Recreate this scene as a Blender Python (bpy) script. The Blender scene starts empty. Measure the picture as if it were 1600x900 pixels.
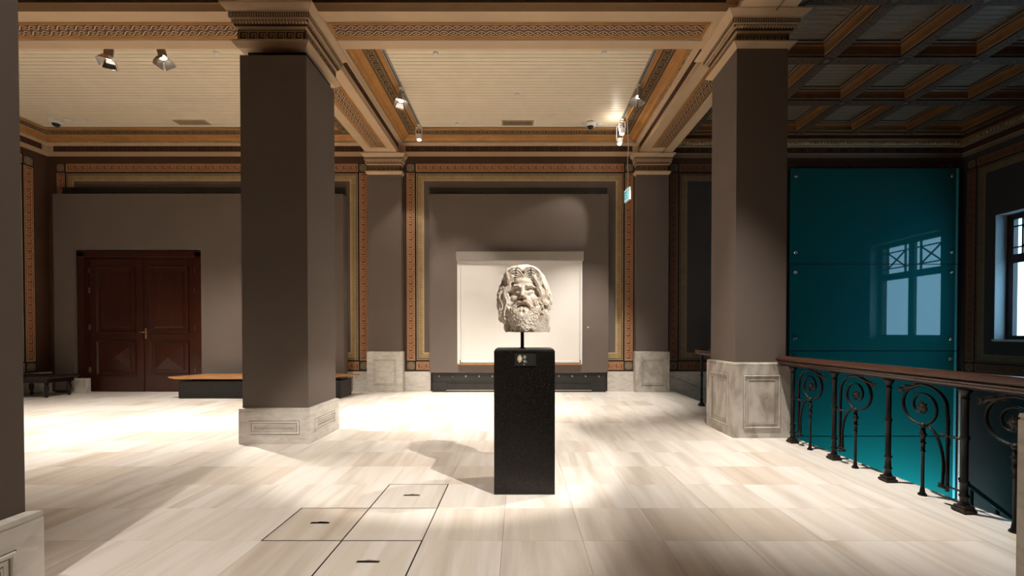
import bpy, bmesh, math, random
from mathutils import Vector, Matrix
random.seed(7)
S = bpy.context.scene
COL = S.collection
PI = math.pi

# ---------------------------------------------------------------- camera, world, lights, exposure
F_PX = 680.0
pitch = math.atan(F_PX / 53500.0)
cam_d = bpy.data.cameras.new('camera'); cam = bpy.data.objects.new('camera', cam_d); COL.objects.link(cam)
cam.location = (0, 0, 1.5)
cam.rotation_euler = (PI/2 - pitch, 0, 0)
cam_d.sensor_width = 36.0
cam_d.lens = 36.0 * F_PX / 1600.0
cam_d.shift_x = -11.0 / 1600.0
cam_d.shift_y = (69.0 + F_PX*math.tan(pitch)) / 1600.0
cam_d.clip_start = 0.05; cam_d.clip_end = 200
S.camera = cam
S.view_settings.view_transform = 'Standard'
S.view_settings.look = 'None'
S.view_settings.gamma = 1.0
S.view_settings.use_curve_mapping = False
S.view_settings.exposure = 0.0

world = bpy.data.worlds.new('world'); S.world = world; world.use_nodes = True
bg = world.node_tree.nodes['Background']
bg.inputs['Color'].default_value = (0.38, 0.74, 1.0, 1)
bg.inputs['Strength'].default_value = 4.2

WARM = (1.0, 0.925, 0.835)
def spot(loc, aim, power, angle, blend=0.5, size=0.04, color=WARM):
    d = bpy.data.lights.new('spot_lamp', 'SPOT'); o = bpy.data.objects.new('spot_lamp', d); COL.objects.link(o)
    d.energy = power; d.spot_size = math.radians(angle); d.spot_blend = blend; d.shadow_soft_size = size; d.color = color
    o.location = loc
    o.rotation_euler = (Vector(aim) - Vector(loc)).to_track_quat('-Z', 'Y').to_euler()
    return o
def portal(loc, sx, sy, direction):
    d = bpy.data.lights.new('window_portal', 'AREA'); o = bpy.data.objects.new('window_portal', d); COL.objects.link(o)
    d.shape = 'RECTANGLE'; d.size = sx; d.size_y = sy; d.cycles.is_portal = True
    o.location = loc; o.rotation_euler = Vector(direction).to_track_quat('-Z', 'Z').to_euler()
# ceiling spots and an added unseen lamp: (position, aim, power, cone, blend)
SPOTS = [
    ((2.45, 1.25, 6.1), (-0.15, 4.6, 1.4), 2050, 32, 0.35),      # key on the head, throws its shadow to the far left
    ((2.45, 5.05, 6.1), (-0.3, 4.0, 1.2), 750, 32, 0.4),      # second key
    ((2.35, 4.8, 6.1), (2.95, 4.9, 0.0), 2100, 54, 1.0),       # pool right of the plinth
    ((-2.35, 8.7, 6.0), (-1.3, 8.6, 0.0), 3200, 62, 1.0),
    ((-2.35, 8.7, 6.0), (-1.0, 11.0, 0.8), 560, 46, 0.7),
    ((-2.35, 10.1, 6.0), (-3.2, 10.9, 1.6), 120, 50, 0.5),
    ((2.35, 8.6, 6.0), (1.2, 9.8, 0.0), 1500, 56, 0.7),
    ((2.33, 9.8, 5.9), (-0.4, 11.0, 2.2), 130, 46, 0.3),
    ((-6.69, 7.24, 5.84), (-7.0, 8.3, 0.0), 2150, 88, 1.0),
    ((-5.81, 7.24, 5.84), (-4.6, 6.5, 0.0), 1700, 58, 1.0),
    ((-9.5, 6.0, 6.1), (-9.3, 8.2, 0.0), 1750, 92, 1.0),  # unseen lamp added to brighten the back of the left bay
    ((-5.0, 4.2, 6.1), (-4.2, 3.6, 0.0), 150, 60, 0.9),
    ((-2.35, 0.5, 6.1), (-1.9, 3.0, 0.0), 700, 50, 0.5),
    ((0.6, 2.0, 6.1), (-0.2, 2.4, 0.0), 280, 80, 0.9),
]
for p, a, e, ang, bl in SPOTS: spot(p, a, e, ang, bl)
spill = bpy.data.lights.new('spill_lamp', 'POINT'); so_ = bpy.data.objects.new('spill_lamp', spill); COL.objects.link(so_)   # added point lamp for the ceiling glare by the bright yoke lamp
spill.energy = 5; spill.shadow_soft_size = 0.04; spill.color = WARM; so_.location = (2.18, 9.9, 6.12)
portal((11.52, 9.1, 2.8), 2.3, 2.9, (-1, 0, 0))
wash = bpy.data.lights.new('glass_uplight', 'AREA'); wo = bpy.data.objects.new('glass_uplight', wash); COL.objects.link(wo)  # unseen area lamp added to brighten the teal glass from below
wash.shape = 'RECTANGLE'; wash.size = 4.0; wash.size_y = 0.3; wash.energy = 125; wash.spread = math.radians(75); wash.color = (0.70, 0.93, 1.0)
wo.location = (8.9, 9.6, -4.42); wo.rotation_euler = (Vector((8.9, 10.9, -2.9))-Vector(wo.location)).to_track_quat('-Z', 'Y').to_euler()

# ---------------------------------------------------------------- materials
def nmat(name, rough=0.6, metallic=0.0, spec=0.5):
    m = bpy.data.materials.new(name); m.use_nodes = True
    b = m.node_tree.nodes['Principled BSDF']
    b.inputs['Roughness'].default_value = rough; b.inputs['Metallic'].default_value = metallic
    b.inputs['Specular IOR Level'].default_value = spec
    return m, m.node_tree.nodes, m.node_tree.links, b
def c4(c): return (c[0], c[1], c[2], 1)
def paint(name, col, var=0.08, scale=6.0, rough=0.6, metallic=0.0, spec=0.4, stretch=(1, 1, 1), bump=0.0):
    m, n, l, b = nmat(name, rough, metallic, spec)
    tc = n.new('ShaderNodeTexCoord'); mp = n.new('ShaderNodeMapping'); mp.inputs['Scale'].default_value = stretch
    nz = n.new('ShaderNodeTexNoise'); nz.inputs['Scale'].default_value = scale; nz.inputs['Detail'].default_value = 5
    l.new(tc.outputs['Object'], mp.inputs[0]); l.new(mp.outputs[0], nz.inputs['Vector'])
    r = n.new('ShaderNodeValToRGB')
    r.color_ramp.elements[0].position = 0.3; r.color_ramp.elements[0].color = c4([x*(1-var) for x in col])
    r.color_ramp.elements[1].position = 0.7; r.color_ramp.elements[1].color = c4([min(1, x*(1+var)) for x in col])
    l.new(nz.outputs['Fac'], r.inputs[0]); l.new(r.outputs[0], b.inputs['Base Color'])
    if bump:
        bp = n.new('ShaderNodeBump'); bp.inputs['Strength'].default_value = bump; bp.inputs['Distance'].default_value = 0.01
        l.new(nz.outputs['Fac'], bp.inputs['Height']); l.new(bp.outputs[0], b.inputs['Normal'])
    return m
def marble(name, light, dark, stain, rough=0.35, vein_scale=3.0, stretch=(1, 1, 1), stain_amt=0.5, per_object=False, spec=0.5):
    m, n, l, b = nmat(name, rough, 0, spec)
    tc = n.new('ShaderNodeTexCoord'); mp = n.new('ShaderNodeMapping'); mp.inputs['Scale'].default_value = stretch
    l.new(tc.outputs['Object'], mp.inputs[0]); src = mp.outputs[0]
    oi = None
    if per_object:
        oi = n.new('ShaderNodeObjectInfo'); mu = n.new('ShaderNodeMath'); mu.operation = 'MULTIPLY'; mu.inputs[1].default_value = 173.0
        l.new(oi.outputs['Random'], mu.inputs[0]); ad = n.new('ShaderNodeVectorMath'); ad.operation = 'ADD'
        l.new(mp.outputs[0], ad.inputs[0]); l.new(mu.outputs[0], ad.inputs[1]); src = ad.outputs[0]
    nz = n.new('ShaderNodeTexNoise'); nz.inputs['Scale'].default_value = vein_scale; nz.inputs['Detail'].default_value = 6; nz.inputs['Distortion'].default_value = 0.6
    l.new(src, nz.inputs['Vector'])
    r = n.new('ShaderNodeValToRGB'); e = r.color_ramp.elements
    e[0].position = 0.36; e[0].color = c4(dark); e[1].position = 0.56; e[1].color = c4(light)
    l.new(nz.outputs['Fac'], r.inputs[0])
    n2 = n.new('ShaderNodeTexNoise'); n2.inputs['Scale'].default_value = vein_scale*0.45; n2.inputs['Detail'].default_value = 8; n2.inputs['Distortion'].default_value = 1.5
    l.new(src, n2.inputs['Vector'])
    r2 = n.new('ShaderNodeValToRGB'); r2.color_ramp.elements[0].position = 0.50; r2.color_ramp.elements[0].color = (0, 0, 0, 1)
    r2.color_ramp.elements[1].position = 0.72; r2.color_ramp.elements[1].color = (stain_amt, stain_amt, stain_amt, 1)
    l.new(n2.outputs['Fac'], r2.inputs[0])
    mx = n.new('ShaderNodeMix'); mx.data_type = 'RGBA'
    l.new(r2.outputs[0], mx.inputs['Factor']); l.new(r.outputs[0], mx.inputs['A']); mx.inputs['B'].default_value = c4(stain)
    out = mx.outputs['Result']
    if per_object:
        r3 = n.new('ShaderNodeValToRGB'); r3.color_ramp.elements[0].color = (0.80, 0.735, 0.66, 1); r3.color_ramp.elements[1].color = (1, 1, 1, 1)
        r3.color_ramp.elements[1].position = 0.35
        l.new(oi.outputs['Random'], r3.inputs[0])
        m2 = n.new('ShaderNodeMix'); m2.data_type = 'RGBA'; m2.blend_type = 'MULTIPLY'; m2.inputs['Factor'].default_value = 0.75
        l.new(out, m2.inputs['A']); l.new(r3.outputs[0], m2.inputs['B']); out = m2.outputs['Result']
    l.new(out, b.inputs['Base Color'])
    return m
def emis(name, col, st):
    m, n, l, b = nmat(name); b.inputs['Base Color'].default_value = c4(col)
    b.inputs['Emission Color'].default_value = c4(col); b.inputs['Emission Strength'].default_value = st
    return m

M = {}
M['taupe'] = paint('taupe_paint', (0.158, 0.126, 0.106), 0.05, 1.2, 0.75, bump=0.0)
M['cream'] = paint('cream_paint', (0.60, 0.42, 0.26), 0.05, 2.0, 0.6)
M['board'] = paint('ceiling_board_paint', (0.93, 0.80, 0.59), 0.03, 3.0, 0.42)
M['coffer'] = paint('coffer_board_paint', (0.20, 0.155, 0.11), 0.03, 3.0, 0.5)  # ceiling boards darkened, the stairwell's shade is put into the colour
M['coffer_ochre'] = paint('coffer_ochre_paint', (0.23, 0.105, 0.036), 0.12, 5.0, 0.5)  # gallery ochre darkened the same way for the unlit coffers
M['stair_gold'] = paint('stairwell_drab_gold_paint', (0.20, 0.145, 0.085), 0.12, 8.0, 0.6)  # gallery gold, line and red darkened: stairwell shade painted into the borders
M['stair_line'] = paint('stairwell_drab_line_paint', (0.24, 0.165, 0.10), 0.08, 8.0, 0.6)
M['stair_red'] = paint('stairwell_maroon_paint', (0.13, 0.040, 0.020), 0.12, 8.0, 0.6)
M['reveal'] = paint('window_reveal_paint', (0.42, 0.44, 0.46), 0.03, 2.0, 0.6)
M['groove'] = paint('board_groove', (0.58, 0.47, 0.32), 0.05)
M['orange'] = paint('ochre_paint', (0.46, 0.215, 0.060), 0.12, 5.0, 0.5)
M['darkbrown'] = paint('dark_brown_paint', (0.060, 0.026, 0.014), 0.15, 5.0, 0.6)
M['red'] = paint('brick_red_paint', (0.30, 0.085, 0.028), 0.12, 8.0, 0.6)
M['line'] = paint('border_line_paint', (0.60, 0.44, 0.26), 0.08, 8.0, 0.6)
M['black_line'] = paint('black_line_paint', (0.018, 0.010, 0.007), 0.1, 8.0, 0.6)
M['brown_panel'] = paint('brown_wall_paint', (0.085, 0.040, 0.022), 0.1, 3.0, 0.7)
M['gold'] = paint('pale_gold_paint', (0.44, 0.315, 0.150), 0.12, 8.0, 0.6)
M['ornament'] = paint('grey_ornament_paint', (0.28, 0.235, 0.165), 0.1, 9.0, 0.6)
M['bead'] = paint('carved_bead', (0.50, 0.37, 0.22), 0.12, 9.0, 0.6)
M['tile'] = marble('floor_marble', (0.88, 0.83, 0.77), (0.79, 0.725, 0.645), (0.46, 0.37, 0.29), 0.30, 1.7, (3.6, 0.30, 1), 0.50, True, 0.45)
M['strip'] = marble('edge_marble', (0.80, 0.76, 0.70), (0.68, 0.62, 0.55), (0.5, 0.43, 0.36), 0.35, 2.0, (5, 0.4, 1), 0.3)
M['grout'] = paint('grout', (0.42, 0.34, 0.26), 0.2, 10)
M['gap'] = paint('hatch_gap', (0.02, 0.014, 0.01), 0.2, 10)
M['marble'] = marble('white_marble', (0.76, 0.72, 0.66), (0.64, 0.60, 0.55), (0.46, 0.38, 0.30), 0.4, 6.0, (1, 1, 2.5), 0.25)
M['marble_old'] = marble('weathered_marble', (0.62, 0.58, 0.52), (0.46, 0.43, 0.39), (0.24, 0.17, 0.11), 0.5, 7.0, (1, 1, 0.5), 0.7)
M['grime'] = paint('marble_grime', (0.20, 0.15, 0.11), 0.3, 12)  # dark lines along the edges of the panel mouldings
M['statue'] = marble('statue_marble', (0.80, 0.73, 0.64), (0.60, 0.50, 0.40), (0.36, 0.24, 0.15), 0.6, 9.0, (1, 1, 1), 0.6, False, 0.3)
M['wood_dark'] = paint('mahogany', (0.044, 0.011, 0.006), 0.35, 6.0, 0.28, spec=0.5, stretch=(6, 6, 0.6))
M['wood_rail'] = paint('oiled_handrail_wood', (0.052, 0.020, 0.011), 0.4, 7.0, 0.28, spec=0.5, stretch=(8, 0.7, 8))
M['wood_light'] = paint('bench_wood', (0.42, 0.20, 0.075), 0.15, 5.0, 0.35, stretch=(0.6, 6, 6))
M['wood_black'] = paint('dark_stool_wood', (0.018, 0.009, 0.007), 0.3, 6.0, 0.35)
M['iron'] = paint('black_iron', (0.012, 0.011, 0.011), 0.3, 14.0, 0.42, metallic=0.4, bump=0.15)
M['iron_worn'] = paint('rusty_iron', (0.026, 0.016, 0.012), 0.4, 14.0, 0.5, metallic=0.3, bump=0.15)
M['steel_black'] = paint('black_steel', (0.030, 0.029, 0.026), 0.15, 4.0, 0.45)
M['steel'] = paint('grey_steel', (0.40, 0.39, 0.37), 0.05, 4.0, 0.3, metallic=0.9)
M['white'] = paint('white_plastic', (0.80, 0.78, 0.74), 0.02, 4.0, 0.45)
M['screen'] = paint('matt_screen', (0.80, 0.77, 0.73), 0.02, 1.0, 0.9)
M['case'] = paint('screen_case', (0.27, 0.24, 0.205), 0.03, 2.0, 0.5)
M['lampgrey'] = paint('lamp_housing', (0.42, 0.38, 0.34), 0.05, 4.0, 0.4, metallic=0.3)
M['chrome'] = paint('polished_metal', (0.75, 0.73, 0.70), 0.02, 3.0, 0.12, metallic=1.0)
M['brass'] = paint('brass', (0.60, 0.42, 0.20), 0.05, 3.0, 0.3, metallic=0.9)
M['black'] = paint('matt_black', (0.012, 0.012, 0.012), 0.1, 5.0, 0.6)
M['lens'] = emis('lit_lens', (1.0, 0.93, 0.80), 6.0)
M['void'] = paint('stairwell_paint', (0.030, 0.028, 0.027), 0.15, 2.0, 0.6)
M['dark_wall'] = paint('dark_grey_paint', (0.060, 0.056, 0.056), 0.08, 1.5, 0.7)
# black granite with pale flecks
m, n, l, b = nmat('black_granite', 0.3, 0, 0.35)
tc = n.new('ShaderNodeTexCoord'); vo = n.new('ShaderNodeTexNoise'); vo.inputs['Scale'].default_value = 95; vo.inputs['Detail'].default_value = 3
l.new(tc.outputs['Object'], vo.inputs['Vector']); r = n.new('ShaderNodeValToRGB')
r.color_ramp.elements[0].position = 0.54; r.color_ramp.elements[0].color = (0.0060, 0.0050, 0.0042, 1)
r.color_ramp.elements[1].position = 0.72; r.color_ramp.elements[1].color = (0.042, 0.035, 0.027, 1)
l.new(vo.outputs['Fac'], r.inputs[0]); l.new(r.outputs[0], b.inputs['Base Color']); M['granite'] = m
# teal back-painted glass
m, n, l, b = nmat('teal_glass', 0.02, 0, 0.5); b.inputs['Base Color'].default_value = (0.006, 0.140, 0.145, 1)
b.inputs['IOR'].default_value = 1.75; M['teal'] = m
m, n, l, b = nmat('teal_glass_edge', 0.15, 0, 0.5); b.inputs['Base Color'].default_value = (0.12, 0.62, 0.75, 1); M['teal_edge'] = m
# window glass: mostly clear with a glossy skin
m = bpy.data.materials.new('window_glass'); m.use_nodes = True; n = m.node_tree.nodes; l = m.node_tree.links; n.clear()
o_ = n.new('ShaderNodeOutputMaterial'); mx = n.new('ShaderNodeMixShader'); tr = n.new('ShaderNodeBsdfTransparent'); gl = n.new('ShaderNodeBsdfGlossy')
gl.inputs['Roughness'].default_value = 0.02; tr.inputs['Color'].default_value = (0.95, 0.98, 1, 1); mx.inputs[0].default_value = 0.06
l.new(tr.outputs[0], mx.inputs[1]); l.new(gl.outputs[0], mx.inputs[2]); l.new(mx.outputs[0], o_.inputs[0])
M['pane'] = m
M['sign_green'] = emis('sign_green', (0.03, 0.36, 0.38), 0.55)
M['sign_white'] = emis('sign_white', (0.60, 0.90, 0.95), 0.6)

# ---------------------------------------------------------------- mesh builder
class MB:
    def __init__(s): s.v = []; s.f = []; s.m = []; s.names = []; s.sm = []
    def mi(s, name):
        if name not in s.names: s.names.append(name)
        return s.names.index(name)
    def poly(s, pts, mat, smooth=False):
        k = len(s.v); s.v += [tuple(p) for p in pts]; s.f.append(tuple(range(k, k+len(pts)))); s.m.append(s.mi(mat)); s.sm.append(smooth)
    def grid(s, rings, mat, closed=True, cap=True, smooth=True):
        k = len(s.v); nn = len(rings[0]); mi = s.mi(mat)
        for r in rings: s.v += [tuple(p) for p in r]
        for i in range(len(rings)-1):
            for j in range(nn if closed else nn-1):
                a = k+i*nn+j; b_ = k+i*nn+(j+1) % nn
                s.f.append((a, b_, b_+nn, a+nn)); s.m.append(mi); s.sm.append(smooth)
        if cap and closed:
            s.f.append(tuple(k+j for j in reversed(range(nn)))); s.m.append(mi); s.sm.append(False)
            q = k+(len(rings)-1)*nn; s.f.append(tuple(q+j for j in range(nn))); s.m.append(mi); s.sm.append(False)
    def box(s, x0, x1, y0, y1, z0, z1, mat, bev=0.0):
        if bev > 0:
            b = bev
            R = lambda i, z: [(x0+i, y0+i, z), (x1-i, y0+i, z), (x1-i, y1-i, z), (x0+i, y1-i, z)]
            s.grid([R(b, z0), R(0, z0+b), R(0, z1-b), R(b, z1)], mat, smooth=False); return
        R = lambda z: [(x0, y0, z), (x1, y0, z), (x1, y1, z), (x0, y1, z)]
        s.grid([R(z0), R(z1)], mat, smooth=False)
    def obox(s, c, ax, ay, az, mat):   # centre and three half-axis vectors
        c, ax, ay, az = map(Vector, (c, ax, ay, az))
        R = lambda k: [c-ax-ay+k*az, c+ax-ay+k*az, c+ax+ay+k*az, c-ax+ay+k*az]
        s.grid([R(-1), R(1)], mat, smooth=False)
    def lathe(s, x, y, prof, mat, n=14, square=False):
        if square: n = 4
        rings = []
        for r, z in prof:
            rings.append([(x+r*math.cos(2*PI*(j+0.5)/n)*(1.414 if square else 1), y+r*math.sin(2*PI*(j+0.5)/n)*(1.414 if square else 1), z) for j in range(n)])
        s.grid(rings, mat, smooth=not square)
    def tube(s, pts, rad, mat, n=7, flat=1.0, up=Vector((1, 0, 0))):
        pts = [Vector(p) for p in pts]; rings = []
        for i, p in enumerate(pts):
            t = (pts[min(i+1, len(pts)-1)]-pts[max(i-1, 0)]).normalized()
            a = up - t*up.dot(t)
            if a.length < 1e-3: a = Vector((0, 0.3, 1)) - t*t.z
            a.normalize(); b_ = t.cross(a)
            r = rad[i] if isinstance(rad, (list, tuple)) else rad
            rings.append([p + a*(r*flat*math.cos(2*PI*j/n)) + b_*(r*math.sin(2*PI*j/n)) for j in range(n)])
        s.grid(rings, mat)
    def sphere(s, c, rx, ry, rz, mat, nu=10, nv=7):
        rings = []
        for i in range(nv+1):
            ph = PI*(i+0.02)/(nv+0.04)
            rings.append([(c[0]+rx*math.sin(ph)*math.cos(2*PI*j/nu), c[1]+ry*math.sin(ph)*math.sin(2*PI*j/nu), c[2]-rz*math.cos(ph)) for j in range(nu)])
        s.grid(rings, mat)
    def rings(s, x0, x1, y0, y1, prof, mats, inward=False, ymax=None, xclamp=None):
        """rectangular rings: prof = [(d, z)], d widens (or, inward, narrows) the rectangle; one material per band"""
        sg = -1 if inward else 1
        def R(d, z):
            d *= sg; p = [(x0-d, y0-d, z), (x1+d, y0-d, z), (x1+d, y1+d, z), (x0-d, y1+d, z)]
            if ymax is not None: p = [(a, min(b, ymax), c) for a, b, c in p]
            return p
        for i in range(len(prof)-1):
            a = R(*prof[i]); b_ = R(*prof[i+1]); mt = mats[i] if isinstance(mats, (list, tuple)) else mats
            for j in range(4): s.poly([a[j], a[(j+1) % 4], b_[(j+1) % 4], b_[j]], mt)
        if not inward:
            mt = mats if isinstance(mats, str) else mats[0]
            s.poly(list(reversed(R(*prof[0]))), mt); s.poly(R(*prof[-1]), mats if isinstance(mats, str) else mats[-1])
    # flat painted ribbon in the frame P + u*s + v*t
    def ribbon(s, fr, pts, w, mat, off=0.003):
        P, u, v = fr; nrm = u.cross(v)
        for (a, b_) in zip(pts[:-1], pts[1:]):
            dx, dy = b_[0]-a[0], b_[1]-a[1]; L = math.hypot(dx, dy)
            if L < 1e-6: continue
            ex, ey = dx/L*w/2, dy/L*w/2; nx, ny = -ey, ex
            q = [(a[0]-ex-nx, a[1]-ey-ny), (b_[0]+ex-nx, b_[1]+ey-ny), (b_[0]+ex+nx, b_[1]+ey+ny), (a[0]-ex+nx, a[1]-ey+ny)]
            s.poly([P+u*x+v*y+nrm*off for x, y in q], mat)
    def curve(s, fr, pts, w, mat, off=0.003):
        P, u, v = fr; nrm = u.cross(v); L = []; R = []
        for i in range(len(pts)):
            a = pts[max(i-1, 0)]; b_ = pts[min(i+1, len(pts)-1)]; dx, dy = b_[0]-a[0], b_[1]-a[1]; q = math.hypot(dx, dy) or 1
            nx, ny = -dy/q*w/2, dx/q*w/2; x, y = pts[i]
            L.append(P+u*(x+nx)+v*(y+ny)+nrm*off); R.append(P+u*(x-nx)+v*(y-ny)+nrm*off)
        k = len(s.v); mi = s.mi(mat)
        for a, b_ in zip(L, R): s.v += [tuple(b_), tuple(a)]
        for i in range(len(pts)-1):
            s.f.append((k+2*i, k+2*i+2, k+2*i+3, k+2*i+1)); s.m.append(mi); s.sm.append(False)
    def rect(s, fr, x0, x1, y0, y1, mat, off=0.002):
        P, u, v = fr; nrm = u.cross(v)
        s.poly([P+u*x+v*y+nrm*off for x, y in ((x0, y0), (x1, y0), (x1, y1), (x0, y1))], mat)
    def build(s, name, parent=None, loc=None, kind=None):
        me = bpy.data.meshes.new(name); me.from_pydata(s.v, [], s.f)
        for nm in s.names: me.materials.append(M[nm])
        me.polygons.foreach_set('material_index', s.m); me.polygons.foreach_set('use_smooth', s.sm)
        me.update()
        o = bpy.data.objects.new(name, me); COL.objects.link(o)
        if parent is not None: o.parent = parent
        if loc is not None: o.location = loc
        if kind: o['kind'] = kind
        return o

def tag(o, label, cat, group=None):
    o['label'] = label; o['category'] = cat
    if group: o['group'] = group
    return o
def empty(name, loc=(0, 0, 0), label=None, cat=None, group=None, rz=0.0):
    o = bpy.data.objects.new(name, None); COL.objects.link(o); o.location = loc; o.rotation_euler = (0, 0, rz)
    o.empty_display_size = 0.1
    if label: tag(o, label, cat, group)
    return o
def struct(o): o['kind'] = 'structure'; return o
def simple(name, parent, mat, *boxes, bev=0.0, label=None):
    mb = MB()
    for b_ in boxes: mb.box(*b_, mat, bev)
    o = mb.build(name, parent)
    if label: o['label'] = label
    return o
V = Vector

# ---------------------------------------------------------------- painted ornament
def key(mb, fr, L, t0, h, mat, w=None, unit=None, off=0.004, flip=False):
    """running Greek key of height h starting at height t0 along s in 0..L"""
    unit = unit or h*1.25; k = max(1, int(round(L/unit))); U = L/k; w = w or h*0.12
    for i in range(k):
        s0 = i*U
        def q(x, y):
            if flip: return (s0+U-x*U, t0+y*h)
            return (s0+x*U, t0+y*h)
        mb.ribbon(fr, [q(0.0, 0), q(0.78, 0), q(0.78, 0.70), q(0.36, 0.70), q(0.36, 0.38), q(0.56, 0.38)], w, mat, off)
        mb.ribbon(fr, [q(0.0, 0), q(0.0, 1.0), q(1.0, 1.0)], w, mat, off)
def key_band(mb, P, u, v, L, W, field='red', rib='line', unit=None, flip=False):
    fr = (V(P), V(u).normalized(), V(v).normalized())
    mb.rect(fr, 0, L, 0, W, 'black_line', 0.002)
    e = W*0.07
    mb.rect(fr, e, L-e, e, W-e, 'line', 0.003)
    e = W*0.13
    mb.rect(fr, e, L-e, e, W-e, field, 0.004)
    fr2 = (fr[0]+fr[1]*(W*0.2), fr[1], fr[2])
    key(mb, fr2, L-W*0.4, W*0.25, W*0.5, rib, unit=unit, off=0.006, flip=flip)
def corner_square(mb, P, u, v, W):
    fr = (V(P), V(u), V(v)); mb.rect(fr, 0, W, 0, W, 'black_line', 0.003); e = W*0.1
    mb.rect(fr, e, W-e, e, W-e, 'ornament', 0.005)
    c = W/2
    for r, m_ in ((0.30, 'darkbrown'), (0.24, 'gold'), (0.12, 'red')):
        pts = [(c+W*r*math.cos(a*PI/8)*(1 if a % 2 else 0.62), c+W*r*math.sin(a*PI/8)*(1 if a % 2 else 0.62)) for a in range(16)]
        nrm = fr[1].cross(fr[2])
        mb.poly([fr[0]+fr[1]*x+fr[2]*y+nrm*(0.007+0.001*(0.3-r)*10) for x, y in pts], m_)
    for sx in (0.2, 0.8):
        for sy in (0.2, 0.8): mb.rect(fr, W*(sx-0.06), W*(sx+0.06), W*(sy-0.06), W*(sy+0.06), 'darkbrown', 0.006)
def guilloche(mb, P, u, v, L, W, rows=2):
    fr = (V(P), V(u).normalized(), V(v).normalized())
    mb.rect(fr, -0.05, L+0.05, -0.055, W+0.055, 'orange', 0.002)
    mb.rect(fr, 0, L, 0, W, 'red', 0.003)
    rh = W/rows; per = rh*1.2; k = max(2, int(round(L/per))); per = L/k; amp = rh*0.36
    for r in range(rows):
        c = rh*(r+0.5)
        for sgn in (1, -1):
            pts = [(L*i/(k*8), c+sgn*amp*math.sin(PI*(i/8.0)+r*0.5*PI)) for i in range(k*8+1)]
            mb.curve(fr, pts, rh*0.36, 'black_line', 0.004+0.0014*(sgn > 0)); mb.curve(fr, pts, rh*0.15, 'line', 0.0048+0.0014*(sgn > 0))
        for i in range(k):
            x = (i+0.5)*per if r % 2 == 0 else i*per
            if x < rh*0.2 or x > L-rh*0.2: continue
            mb.rect(fr, x-rh*0.1, x+rh*0.1, c-rh*0.1, c+rh*0.1, 'line', 0.005)
    for t in (-0.040, W+0.034): mb.rect(fr, -0.04, L+0.04, t, t+0.006, 'darkbrown', 0.004)
def rosettes(mb, P, u, v, L, W, sp=0.34):
    fr = (V(P), V(u).normalized(), V(v).normalized()); k = max(1, int(L/sp)); sp = L/k; c = W/2
    for i in range(k):
        x = (i+0.5)*sp; a = W*0.30
        mb.ribbon(fr, [(x-a, c), (x+a, c)], W*0.10, 'black_line', 0.004); mb.ribbon(fr, [(x, c-a), (x, c+a)], W*0.10, 'black_line', 0.005)
        mb.rect(fr, x-W*0.08, x+W*0.08, c-W*0.08, c+W*0.08, 'red', 0.006)
        for d in (-1, 1):
            mb.ribbon(fr, [(x+d*sp*0.32, c-W*0.3), (x+d*sp*0.42, c), (x+d*sp*0.32, c+W*0.3)], W*0.07, 'red', 0.004)

# ---------------------------------------------------------------- structure: dimensions
HS = 5.93       # soffit of beams
HC = 6.37       # ceiling boards
YW = 11.05      # back wall
XL, XR = -11.9, 11.2
XV = 3.9        # edge of the stairwell
YB = -3.0
# floor: slab, grout bed and marble tiles
fl = MB(); fl.box(XL-0.2, XV-0.001, YB-0.2, YW+0.2, -0.5, -0.012, 'grout'); floor = struct(fl.build('floor'))
TP = 0.578; GX, GY = -0.697, 3.112
def tile_mesh(name, w, mat='tile', gap=0.0012):
    mb = MB(); h = w/2-gap
    R = lambda a, z: [(-a, -a, z), (a, -a, z), (a, a, z), (-a, a, z)]
    mb.grid([R(h, -0.0115), R(h, -0.0012), R(h-0.0012, 0)], mat, smooth=False)
    return mb
tm = tile_mesh('tile', TP, gap=0.0009).build('tile', floor); tile_me = tm.data
cells = []
ang_f = 0.86
for i in range(-20, 8):
    for j in range(-7, 15):
        cx, cy = GX+(i+0.5)*TP, GY+(j+0.5)*TP
        if cx+TP/2 > 3.36 or cx-TP/2 < XL-0.5 or cy+TP/2 > YW+0.3: continue
        cells.append((cx, cy, i, j))
HATCH = {(-2, 0): 'left', (-1, -1): 'front', (-1, 1): 'rear'}
def in_view(cx, cy):
    x0 = 811+F_PX*(cx+TP/2)/max(cy+TP/2, 0.1); x1 = 811+F_PX*(cx-TP/2)/max(cy+TP/2, 0.1)
    return cy+TP/2 > 1.85 and x0 > -10 and x1 < 1610
vis = [c for c in cells if in_view(c[0], c[1]) and (c[2], c[3]) not in HATCH]
vis.sort(key=lambda c: c[1]); near = set((c[2], c[3]) for c in vis[:300])
rest = MB(); first = True
for cx, cy, i, j in cells:
    if (i, j) in HATCH: continue
    if (i, j) in near:
        o = tm if first else tm.copy()
        if not first: COL.objects.link(o)
        first = False
        o.location = (cx, cy, 0)
        if random.random() < 0.5: o.rotation_euler[2] = PI
    else:
        h = TP/2-0.0012; R = lambda a, z: [(cx-a, cy-a, z), (cx+a, cy-a, z), (cx+a, cy+a, z), (cx-a, cy+a, z)]
        rest.grid([R(h, -0.0115), R(h, 0)], 'tile', smooth=False)
ro = rest.build('far_tiles', floor, kind='stuff')
# thin strip closing the tile field against the back wall and the stairwell edge
ed = MB()
y = YB
while y < YW-0.05:
    y2 = min(y+1.15, YW+0.1)
    ed.box(3.352, 3.60, y+0.0015, y2-0.0015, -0.0115, 0.0, 'strip', 0.001); ed.box(3.603, 3.92, y+0.0015, y2-0.0015, -0.0115, 0.0, 'strip', 0.001); y = y2
ed.box(3.90, 3.93, YB, YW, -0.30, -0.0115, 'strip')
ed.build('edge_slabs', floor, kind='stuff')

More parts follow.
